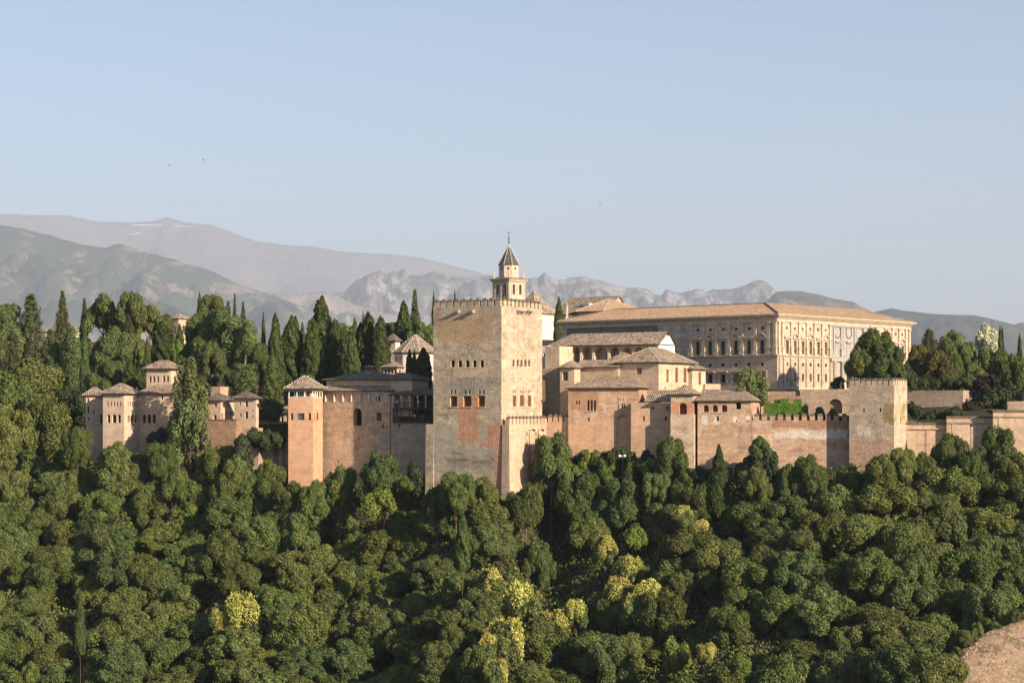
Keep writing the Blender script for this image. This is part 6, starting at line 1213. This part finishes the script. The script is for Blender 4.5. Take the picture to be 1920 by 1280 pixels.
# ---- trees on the hill
H_ = [('cedar', 58, 560, 549, 84, 'dark layered cedar, highest on the far left skyline', 0, 700), ('spruce', 117, 600, 546, 42, 'thin spindly conifer standing alone on the left skyline', 0, 650), ('olive', 10, 560, 568, 66, 'light green rounded tree at the left picture edge', 0, 640), ('spruce', 24, 590, 572, 24, 'small pointed conifer behind the cedar at left', 0, 650),
 ('airy', 14, 545, 606, 66, 'silvery pale tree at the left picture edge under the light green one', 0, 680), ('cedar', 22, 530, 640, 84, 'dark layered cedar at the left edge, lower down', 1, 760), ('cedar', 95, 545, 618, 92, 'wide brownish cedar under the thin conifer', 1, 760), ('broad', 60, 500, 672, 130, 'large dark rounded tree left of the pavilion, upper one', 0, None),
 ('broad', 20, 490, 700, 110, 'large dark rounded tree at the left edge below the cedars', 1, None), ('broad', 75, 480, 725, 110, 'large dark rounded tree left of the pavilion, lower one', 2, None), ('broad', 15, 478, 752, 96, 'dark rounded tree at the left edge, level with the pavilion base', 3, None), ('olive', 90, 512, 698, 56, 'small yellowish tree before the big dark rounded trees', 1, None),
 ('poplar', 134, 525, 612, 44, 'pale shimmering poplar with a white trunk', 0, 730), ('poplar', 108, 530, 642, 46, 'pale poplar left of the white-trunked one', 1, 730), ('cypress', 159, 515, 604, 20, 'tall pencil-thin cypress beside the pale poplar', 0, 738), ('poplar', 176, 530, 640, 30, 'faint poplar right of the pencil-thin cypress', 0, 720), ('dark', 128, 495, 722, 60, 'dark undergrowth bush below the pale poplar', 0, 770), ('dark', 152, 494, 735, 56, 'dark bush beside the pavilion annex roof', 0, 790),
 ('spruce', 158, 580, 560, 34, 'dark pointed conifer left of the spreading pines', 0, 690), ('pine', 194, 570, 548, 66, 'spreading umbrella pine on the left skyline, nearest the pointed conifer', 0, 632), ('pine', 248, 565, 546, 56, 'tallest umbrella pine on the left skyline', 1, 628), ('pine', 281, 570, 570, 56, 'umbrella pine with bare pale trunks', 0, 636), ('cedar', 240, 560, 590, 60, 'rough dark conifer under the tallest pine', 1, 690), ('pine', 308, 600, 588, 34, 'small pine on the skyline next to the bell tower', 1, 622),
 ('blue', 210, 530, 612, 78, 'deep green full tree below the umbrella pines', 0, None), ('olive', 256, 532, 622, 38, 'yellowish green tree below the tallest pine', 1, 690), ('cypress', 276, 525, 632, 14, 'slim cypress left of the broad one', 0, 695), ('cypress', 304, 545, 601, 36, 'broad blunt cypress left of the bell tower', 2, 690), ('olive', 206, 500, 676, 62, 'rounded light tree behind the pale pavilion roof', 0, None), ('olive', 180, 500, 690, 40, 'small light tree near the annex roof', 1, None), ('cypress', 244, 495, 674, 28, 'short cone-shaped cypress behind the pavilion roof', 1, 728),
 ('dark', 262, 498, 690, 34, 'dark bush behind the cone-shaped cypress', 0, 735), ('dark', 275, 515, 670, 40, 'dark bush above the belvedere roof, left', 0, 720), ('cypress', 323, 610, 598, 11, 'thin cypress before the bell tower, left one', 0, 655), ('cypress', 337, 605, 606, 16, 'dark cypress right before the bell tower', 1, 668), ('fresh', 330, 570, 636, 28, 'bright yellow-green bush under the bell tower', 0, 680), ('dark', 350, 560, 650, 40, 'dark bush below the bell tower', 0, 700),
 ('cypress', 374, 585, 547, 11, 'thin cypress at the left edge of the tall central grove', 0, 600), ('pine', 398, 570, 552, 52, 'flat-topped pine crowning the tall central grove', 1, 606), ('broad', 372, 550, 583, 50, 'dark rounded tree on the left flank of the grove', 0, 690), ('spruce', 428, 575, 565, 34, 'pointed conifer in the grove, left of two', 0, 680), ('spruce', 440, 580, 550, 16, 'slender pointed conifer rising highest in the grove', 0, 650), ('spruce', 456, 575, 566, 22, 'small pointed conifer at the grove\'s right shoulder', 0, 640),
 ('olive', 405, 540, 578, 80, 'tall full green tree in the heart of the grove', 0, 700), ('poplar', 440, 535, 590, 60, 'tall leafy tree on the grove\'s right side', 1, 730), ('poplar', 465, 530, 600, 46, 'narrow leafy tree at the grove\'s right edge', 0, 740), ('olive', 395, 500, 640, 56, 'lower green tree in front of the grove', 1, None), ('olive', 415, 480, 684, 28, 'small yellowish bush above the small houses', 0, 712), ('dark', 432, 482, 690, 36, 'dark bush above the small houses', 0, 725), ('poplar', 455, 485, 680, 56, 'leafy tree directly behind the small houses', 1, 740), ('dark', 400, 484, 706, 36, 'low bush behind the pink turret block', 0, 728),
 ('broad', 480, 500, 640, 50, 'dark tree between grove and cypress row', 3, None), ('airy', 356, 459, 738, 84, 'loose light crown wrapped round the foot of the tallest poplar', 0, 880), ('poplar', 353, 463, 668, 62, 'tall leafy poplar in front of the pavilion wing', 0, 885), ('poplar', 378, 462, 720, 44, 'lower poplar right beside the tallest one', 1, 885), ('poplar', 334, 462, 770, 50, 'light lower poplar at the foot of the pavilion wing', 0, 880),
 ('cypress', 494, 510, 585, 17, 'slim cypress, first of the tall row', 0, 760), ('cypress', 516, 505, 586, 36, 'tall cone cypress, second in the row', 1, 770), ('cypress', 510, 468, 664, 42, 'big fat cypress before the row, right of the corner house', 1, 788), ('cypress', 547, 515, 591, 46, 'broad rough cypress behind the slim terracotta tower', 2, 740), ('cypress', 567, 530, 603, 16, 'thin cypress peeping behind the broad rough one', 0, 680), ('cypress', 586, 512, 595, 42, 'cypress leaning against the tallest one', 1, 735), ('cypress', 604, 518, 555, 62, 'tallest and widest cypress of the row', 1, 740), ('cypress', 627, 515, 598, 36, 'cypress hugging the tallest one on its right', 2, 735),
 ('cypress', 646, 510, 612, 30, 'rounded cypress in the middle of the row', 2, 735), ('cypress', 660, 503, 619, 30, 'black shaded cypress in the middle of the row', 1, 735), ('cypress', 665, 530, 595, 20, 'thin cypress top behind the black shaded one', 0, 680), ('cypress', 676, 515, 604, 30, 'cypress left of the pointed pair', 2, 720), ('cypress', 690, 512, 584, 46, 'high cypress above the roof lantern', 1, 720), ('cypress', 681, 550, 583, 8, 'needle-thin cypress top behind the high one', 0, 650), ('cypress', 713, 508, 592, 38, 'last big cypress of the row before the little house', 1, 705), ('olive', 738, 560, 602, 50, 'light green tree behind the little house', 0, None),
 ('cypress', 757, 545, 563, 34, 'cypress left of the layered conifer behind the pointed hall', 1, 665), ('spruce', 778, 550, 543, 34, 'layered dark conifer left of the great tower', 0, 660), ('olive', 790, 540, 600, 60, 'light green tree behind the pointed hall roof', 1, None), ('cypress', 813, 560, 546, 13, 'thin cypress touching the great tower\'s left edge', 0, 680), ('cypress', 853, 590, 543, 9, 'cypress tip poking above the great tower\'s merlons', 0, 620), ('cypress', 944.5, 575, 536, 9, 'cypress tip in front of the bell tower openings', 0, 620),
 ('cypress', 768, 459, 655, 15, 'black shaded cypress, leftmost of three beside the great tower', 2, 742), ('cypress', 777, 460, 657, 12, 'black shaded cypress, middle of three beside the great tower', 2, 742), ('cypress', 794, 458, 651, 32, 'black shaded cypress, widest of three beside the great tower', 2, 742), ('cypress', 1048, 560, 556, 24, 'single cypress between church and palace', 0, 650),
 ('olive', 650, 560, 608, 90, 'light green tree behind the middle of the cypress row', 0, None), ('olive', 560, 570, 625, 60, 'light green tree behind the broad rough cypress', 1, None),
 ('airy', 1406, 436, 686, 70, 'airy light green tree before the palace\'s shaded wall', 0, 762), ('airy', 1418, 437, 712, 54, 'airy light green lower tree behind the tiled gallery', 1, 765), ('blue', 1571, 449, 705, 28, 'round dark clipped bush by the palace portal', 0, 731), ('broad', 1640, 447, 611, 76, 'tall full tree before the palace\'s right end', 3, 720), ('broad', 1618, 445, 645, 66, 'dark lower limb-like tree before the palace portal', 1, 722), ('blue', 1668, 442, 641, 66, 'silvery green tree in front of the tall full one', 1, 722),
 ('dark', 1700, 448, 680, 50, 'dark tree in the palace\'s right shadow', 0, 735), ('cedar', 1742, 520, 616, 64, 'bluish layered conifer right of the palace', 0, 700), ('brown', 1722, 460, 644, 54, 'olive bronze tree next to the palace end', 0, 705), ('brown', 1752, 456, 655, 62, 'reddish bronze small tree with a bare trunk on the terrace', 0, 708), ('olive', 1788, 490, 617, 66, 'tall yellow-green tree on the right hilltop', 1, 720), ('olive', 1810, 480, 640, 56, 'rounded yellow-green tree on the right hilltop', 0, 725), ('broad', 1775, 470, 650, 60, 'darker tree in front of the tall yellow-green one', 2, 730),
 ('silver', 1850, 520, 606, 52, 'silver-leaved tree on the right skyline', 0, 660), ('cypress', 1875, 500, 608, 8, 'thin dark cypress, one of a close pair on the right skyline', 0, 660), ('cypress', 1879, 502, 612, 8, 'thin dark cypress, shorter of the close pair on the right skyline', 0, 660), ('cypress', 1912, 500, 626, 12, 'thin dark cypress nearest the right picture edge', 0, 690), ('olive', 1846, 480, 648, 60, 'full tree under the silver-leaved one', 1, 745), ('broad', 1880, 478, 652, 56, 'dark full tree under the cypress pair', 4, 750), ('broad', 1908, 472, 664, 60, 'dark full tree at the right picture edge', 0, 770), ('broad', 1830, 465, 690, 70, 'broad dark tree low on the right hill', 1, 760),
 ('dark', 1720, 452, 704, 46, 'dark hedge bush under the bronze trees, left', 0, 733), ('dark', 1745, 454, 706, 46, 'dark hedge bush behind the bare trunk', 0, 733), ('dark', 1775, 453, 704, 46, 'dark hedge bush under the bronze trees, right', 0, 733), ('dark', 1800, 452, 706, 46, 'dark hedge bush at the lit end of the long retaining wall', 0, 733), ('plum', 1850, 446, 702, 56, 'dark plum-tinged bush, upper one on the shaded bank', 0, 740), ('plum', 1826, 438, 752, 50, 'dark plum-tinged bush, lower one on the shaded bank', 0, 782), ('dark', 1852, 440, 728, 60, 'dark bush on the shaded bank right of the long retaining wall', 0, 780), ('dark', 1888, 442, 715, 66, 'dark bush at the far right of the shaded bank', 0, 770), ('dark', 1914, 440, 735, 60, 'dark bush on the picture edge above the low coping wall', 0, 780),
 ('dark', 1712, 431, 752, 38, 'dark bush against the square tower\'s right side', 0, 792), ('dark', 1760, 430, 766, 44, 'low dark bush behind the lowest stepped wall', 0, 795), ('dark', 1790, 429, 760, 50, 'low dark bush behind the middle stepped wall', 0, 790), ('dark', 1740, 430, 772, 40, 'lowest dark bush between square tower and stepped wall', 0, 796),
 ('fresh', 1508, 427, 757, 18, 'small yellow-green bush rising behind the merlons', 0, 790), ('fresh', 1536, 427, 762, 22, 'small green bush behind the middle merlons', 1, 790), ('fresh', 1562, 427, 764, 18, 'small green bush below the arched niche', 0, 790)]
for q in H_:
    kd, px, Y, yt, wd, lab, v, yb = q
    if kd in ('pine', 'cedar', 'spruce', 'poplar', 'olive', 'broad', 'blue'): wd *= 1.18
    tree(kd, px, Y, yt, wd, lab, v, ybot=yb)
# background filler wood behind the hilltop groves
for k in range(46):
    px = -20 + k * 18.5 + rb.uniform(-6, 6); Y = rb.uniform(575, 640)
    tree('broad' if k % 3 else 'cedar', px, Y, 640 + rb.uniform(-14, 30), rb.uniform(40, 60), 'dark tree filling the hilltop wood behind the front rows', k, 'trees of the hilltop wood behind the front rows')
# palm
pr = thing('palm_tree', 'arching palm beside the tall leafy poplar, above the small houses', 'tree', ((372 - CX) * 470 / F, 470, tz((372 - CX) * 470 / F, 470)))
zp = (HY - 715) * 470 / F - ORIG[pr][2]
g = MB(); x0, y0, zg0 = ORIG[pr]; g.tube((x0, y0, zg0 - 1), (x0, y0, zg0 + zp), 0.35, 0.3, 8); g.build('trunk', bark, pr)
P, Nn = [], []
rng = np.random.default_rng(9)
for k in range(34):
    a = 6.28 * k / 34 * 3.1; el = rng.uniform(0.1, 1.3); 
    for t in np.linspace(0.05, 1, 46):
        r = 2.9 * t * math.cos(el) + 0.5 * t; z = 2.6 * t * math.sin(el) - 2.4 * t * t
        for sg in (-1, 1): P.append((r * math.cos(a) - sg * 0.28 * math.sin(a), r * math.sin(a) + sg * 0.28 * math.cos(a), zp + z)); Nn.append((0.2 * math.cos(a), 0.2 * math.sin(a), 1))
pc = bpy.data.objects.new('crown', leaf_mesh('crown', np.array(P), np.array(Nn), 0.22, f_pop, 0.3)); col.objects.link(pc); pc.parent = pr
# clipped hedges
def hedge(label, px0, px1, Y, yt, yb, depth=1.6):
    X0, X1 = (px0 - CX) * Y / F, (px1 - CX) * Y / F; z1, z0 = (HY - yt) * Y / F, (HY - yb) * Y / F; n = int((X1 - X0) * (z1 - z0) * 170)
    root = thing('clipped_hedge', label, 'hedge', ((X0 + X1) / 2, Y, z0)); w2, h2 = (X1 - X0) / 2, z1 - z0
    f = rng.uniform(0, 1, n); P = np.stack([rng.uniform(-w2, w2, n), np.where(f < 0.75, 0, rng.uniform(0, depth, n)), np.where(f < 0.75, rng.uniform(0, h2, n), h2)], 1) + rng.normal(0, 0.025, (n, 3))
    Nn = np.where((f < 0.75)[:, None], np.array([[0, -1, 0.1]]), np.array([[0, 0, 1.0]]))
    o = bpy.data.objects.new('leaves', leaf_mesh('leaves', P, Nn, 0.11, f_hedge, 0.7)); col.objects.link(o); o.parent = root
    g = MB(); x, y, z = ORIG[root]; e = 0.12; c = [(x - w2 + e, y + e), (x + w2 - e, y + e), (x + w2 - e, y + depth), (x - w2 + e, y + depth)]; g.hexa([(a, b, z - 1) for a, b in c], [(a, b, z + h2 - e) for a, b in c]); g.build('core', f_hedge, root)
hedge('long bright green clipped hedge behind the merlons', 1434, 1482, 431, 756, 792)
hedge('taller bright green clipped hedge block standing above the long one', 1466, 1479, 432.5, 748, 792)
hedge('small green clipped hedge block left of the taller one', 1452, 1464, 434, 749, 775)
hedge('small green clipped hedge block near the yellow bush', 1489, 1504, 432, 749, 792)
hedge('low bright green clipped hedge between the tall block and the yellow bush', 1482, 1496, 431, 757, 792)

# ------------------------------------------------------------------ people, lamps, birds
def body_mesh(name, step=0.12, arm=0.2):
    """one continuous standing figure grown from a skeleton"""
    J = [((0, 0, .95), .13), ((0, 0, 1.18), .125), ((0, 0, 1.40), .15), ((0, 0, 1.52), .06), ((0, -.01, 1.62), .095), ((0, -.01, 1.74), .08),
         ((-.10, 0, .88), .10), ((-.11, -step, .48), .065), ((-.11, -step * .6, .08), .045), ((-.11, -step * .6 - .16, .04), .04), ((.10, 0, .88), .10), ((.11, step, .48), .065), ((.11, step * .9, .08), .045), ((.11, step * .9 - .16, .04), .04),
         ((-.20, 0, 1.40), .06), ((-.27, .02, 1.12), .045), ((-.25, -arm, .90), .035), ((-.24, -arm - .09, .84), .03), ((.20, 0, 1.40), .06), ((.27, .02, 1.12), .045), ((.25, -arm, .90), .035), ((.24, -arm - .09, .84), .03)]
    E = [(0, 1), (1, 2), (2, 3), (3, 4), (4, 5), (0, 6), (6, 7), (7, 8), (8, 9), (0, 10), (10, 11), (11, 12), (12, 13), (2, 14), (14, 15), (15, 16), (16, 17), (2, 18), (18, 19), (19, 20), (20, 21)]
    me = bpy.data.meshes.new(name); me.from_pydata([p for p, _ in J], E, []); o = bpy.data.objects.new(name, me); col.objects.link(o)
    sk = o.modifiers.new('skin', 'SKIN')
    if not me.skin_vertices: 
        bm = bmesh.new(); bm.from_mesh(me); bm.verts.layers.skin.verify(); bm.to_mesh(me); bm.free()
    for v, (_, r) in zip(me.skin_vertices[0].data, J): v.radius = (r, r)
    me.skin_vertices[0].data[0].use_root = True
    o.modifiers.new('sub', 'SUBSURF').levels = 2; o.modifiers['sub'].render_levels = 2
    dg = bpy.context.evaluated_depsgraph_get(); res = bpy.data.meshes.new_from_object(o.evaluated_get(dg)); bpy.data.objects.remove(o)
    return res
skin_m = plain('skin', (0.42, 0.26, 0.18), 0.6, 0.1); hair_m = plain('hair', (0.03, 0.02, 0.015), 0.7, 0.2)
PB = body_mesh('body')
def person(label, x, y, z, rot, top, legs, scale=1.0, group=None):
    me = PB.copy(); me.materials.clear()
    for q in (skin_m, hair_m, top, legs): me.materials.append(q)
    for f in me.polygons:
        c = f.center; f.material_index = (3 if c.z < 0.95 and abs(c.x) < .19 else 2 if 0.9 <= c.z < 1.5 and not (abs(c.x) > .21 and c.z < 1.12) else 1 if c.z > 1.66 or (c.z > 1.56 and c.y > .02) else 0)
        f.use_smooth = True
    o = bpy.data.objects.new('person', me); col.objects.link(o); o.location = (x, y, z); o.rotation_euler = (0, 0, rot); o.scale = (scale,) * 3
    return tag(o, label, 'person', group)
wh = plain('white_cloth', (0.75, 0.73, 0.70), 0.8, 0.05); bl_ = plain('blue_cloth', (0.10, 0.16, 0.30), 0.8, 0.1); kh = plain('khaki_cloth', (0.28, 0.22, 0.15), 0.8, 0.1); rd = plain('red_cloth', (0.35, 0.06, 0.05), 0.8, 0.1)
yv = 442.2; zt_ = (HY - 729.5) * 443 / F + 0.02
person('person in white standing on the terrace wall edge left of the square tower', (1584.5 - CX) * 443.6 / F, 443.6, zt_, 0.4, wh, wh, 1.0)
person('person in blue top standing behind the person in white on the terrace', (1577 - CX) * 444.2 / F, 444.2, zt_, -0.8, bl_, kh, 0.95)
for k, (px, lv, tm, lm, lab) in enumerate(((742, 0, wh, bl_, 'person in white leaning at the left end of the upper balcony'), (757, 0, kh, bl_, 'person in khaki at the upper balcony rail'), (783, 0, wh, kh, 'person in white at the middle of the upper balcony'), (796, 0, bl_, kh, 'person in blue near the great tower on the upper balcony'), (775, 1, wh, bl_, 'person in white on the lower balcony'), (790, 1, rd, bl_, 'person in red on the lower balcony'))):
    s2 = K.N.s(px); p = K.N.pt(s2, zk(764 if lv == 0 else 790) + 0.01, -0.45); person(lab, p[0], p[1], p[2], R_(-25), tm, lm)
lx, ly = (1167 - CX) * 424 / F, 424.0; lz = tz(lx, ly); lt = thing('street_lamp', 'small white double-headed lamp among the bushes under the blind arch', 'lamp post', (lx, ly, lz)); zh = (HY - 855) * ly / F
g = MB(); g.tube((lx, ly, lz), (lx, ly, zh), 0.07, 0.05, 6); g.build('pole', M['metal'], lt)
for sg in (-1, 1): g = MB(); g.tube((lx, ly, zh), (lx + sg * 0.5, ly, zh + 0.1), 0.05, 0.05, 6); g.tube((lx + sg * 0.25, ly, zh + 0.12), (lx + sg * 0.75, ly, zh + 0.02), 0.2, 0.26, 8); g.build('lamp_head', M['white_lamp'], lt)
def bird(label, px, py, Y, sp, rot):
    g = MB(); 
    for sg in (-1, 1):
        a = [(0, -.08, 0), (0, .10, 0), (sg * sp * .5, .06, .06), (sg * sp * .5, -.06, .07)]; b = [(sg * sp * .5, -.06, .07), (sg * sp * .5, .06, .06), (sg * sp, .12, .0)]
        g.hexa(a, [(x, y, z + .015) for x, y, z in a]); g.hexa(b, [(x, y, z + .01) for x, y, z in b])
    g.tube((0, -.2, 0), (0, 0, .01), .02, .05, 6); g.tube((0, 0, .01), (0, .24, 0), .05, .015, 6)
    o = g.build('bird', M['metal']); o.location = ((px - CX) * Y / F, Y, (HY - py) * Y / F); o.rotation_euler = (0.5, 0.3, rot); tag(o, label, 'bird', None)
bird('small dark bird high in the sky above the left mountains', 381, 300, 220, 0.11, 0.6); bird('tiny dark bird left of and below the clearer one', 318, 310, 300, 0.09, 1.2); bird('tiny dark bird right of the bell tower spire', 1125, 381, 280, 0.09, -0.4)

# ------------------------------------------------------------------ air
def haze():
    m = bpy.data.materials.new('haze'); m.use_nodes = True; nt = m.node_tree; nt.nodes.clear()
    o = nt.nodes.new('ShaderNodeOutputMaterial'); v = nt.nodes.new('ShaderNodeVolumePrincipled')
    v.inputs['Color'].default_value = (0.71, 0.815, 0.97, 1); v.inputs['Density'].default_value = HAZE_DENSITY
    nt.links.new(v.outputs[0], o.inputs['Volume'])
    mb = MB(); x, y0, y1, z0, z1 = 62000, -6500, 62000, -130, 4350
    c = [(-x, y0), (x, y0), (x, y1), (-x, y1)]; mb.hexa([(a, b, z0) for a, b in c], [(a, b, z1) for a, b in c])
    h = mb.build('haze', m); tag(h, kind='stuff')
haze()
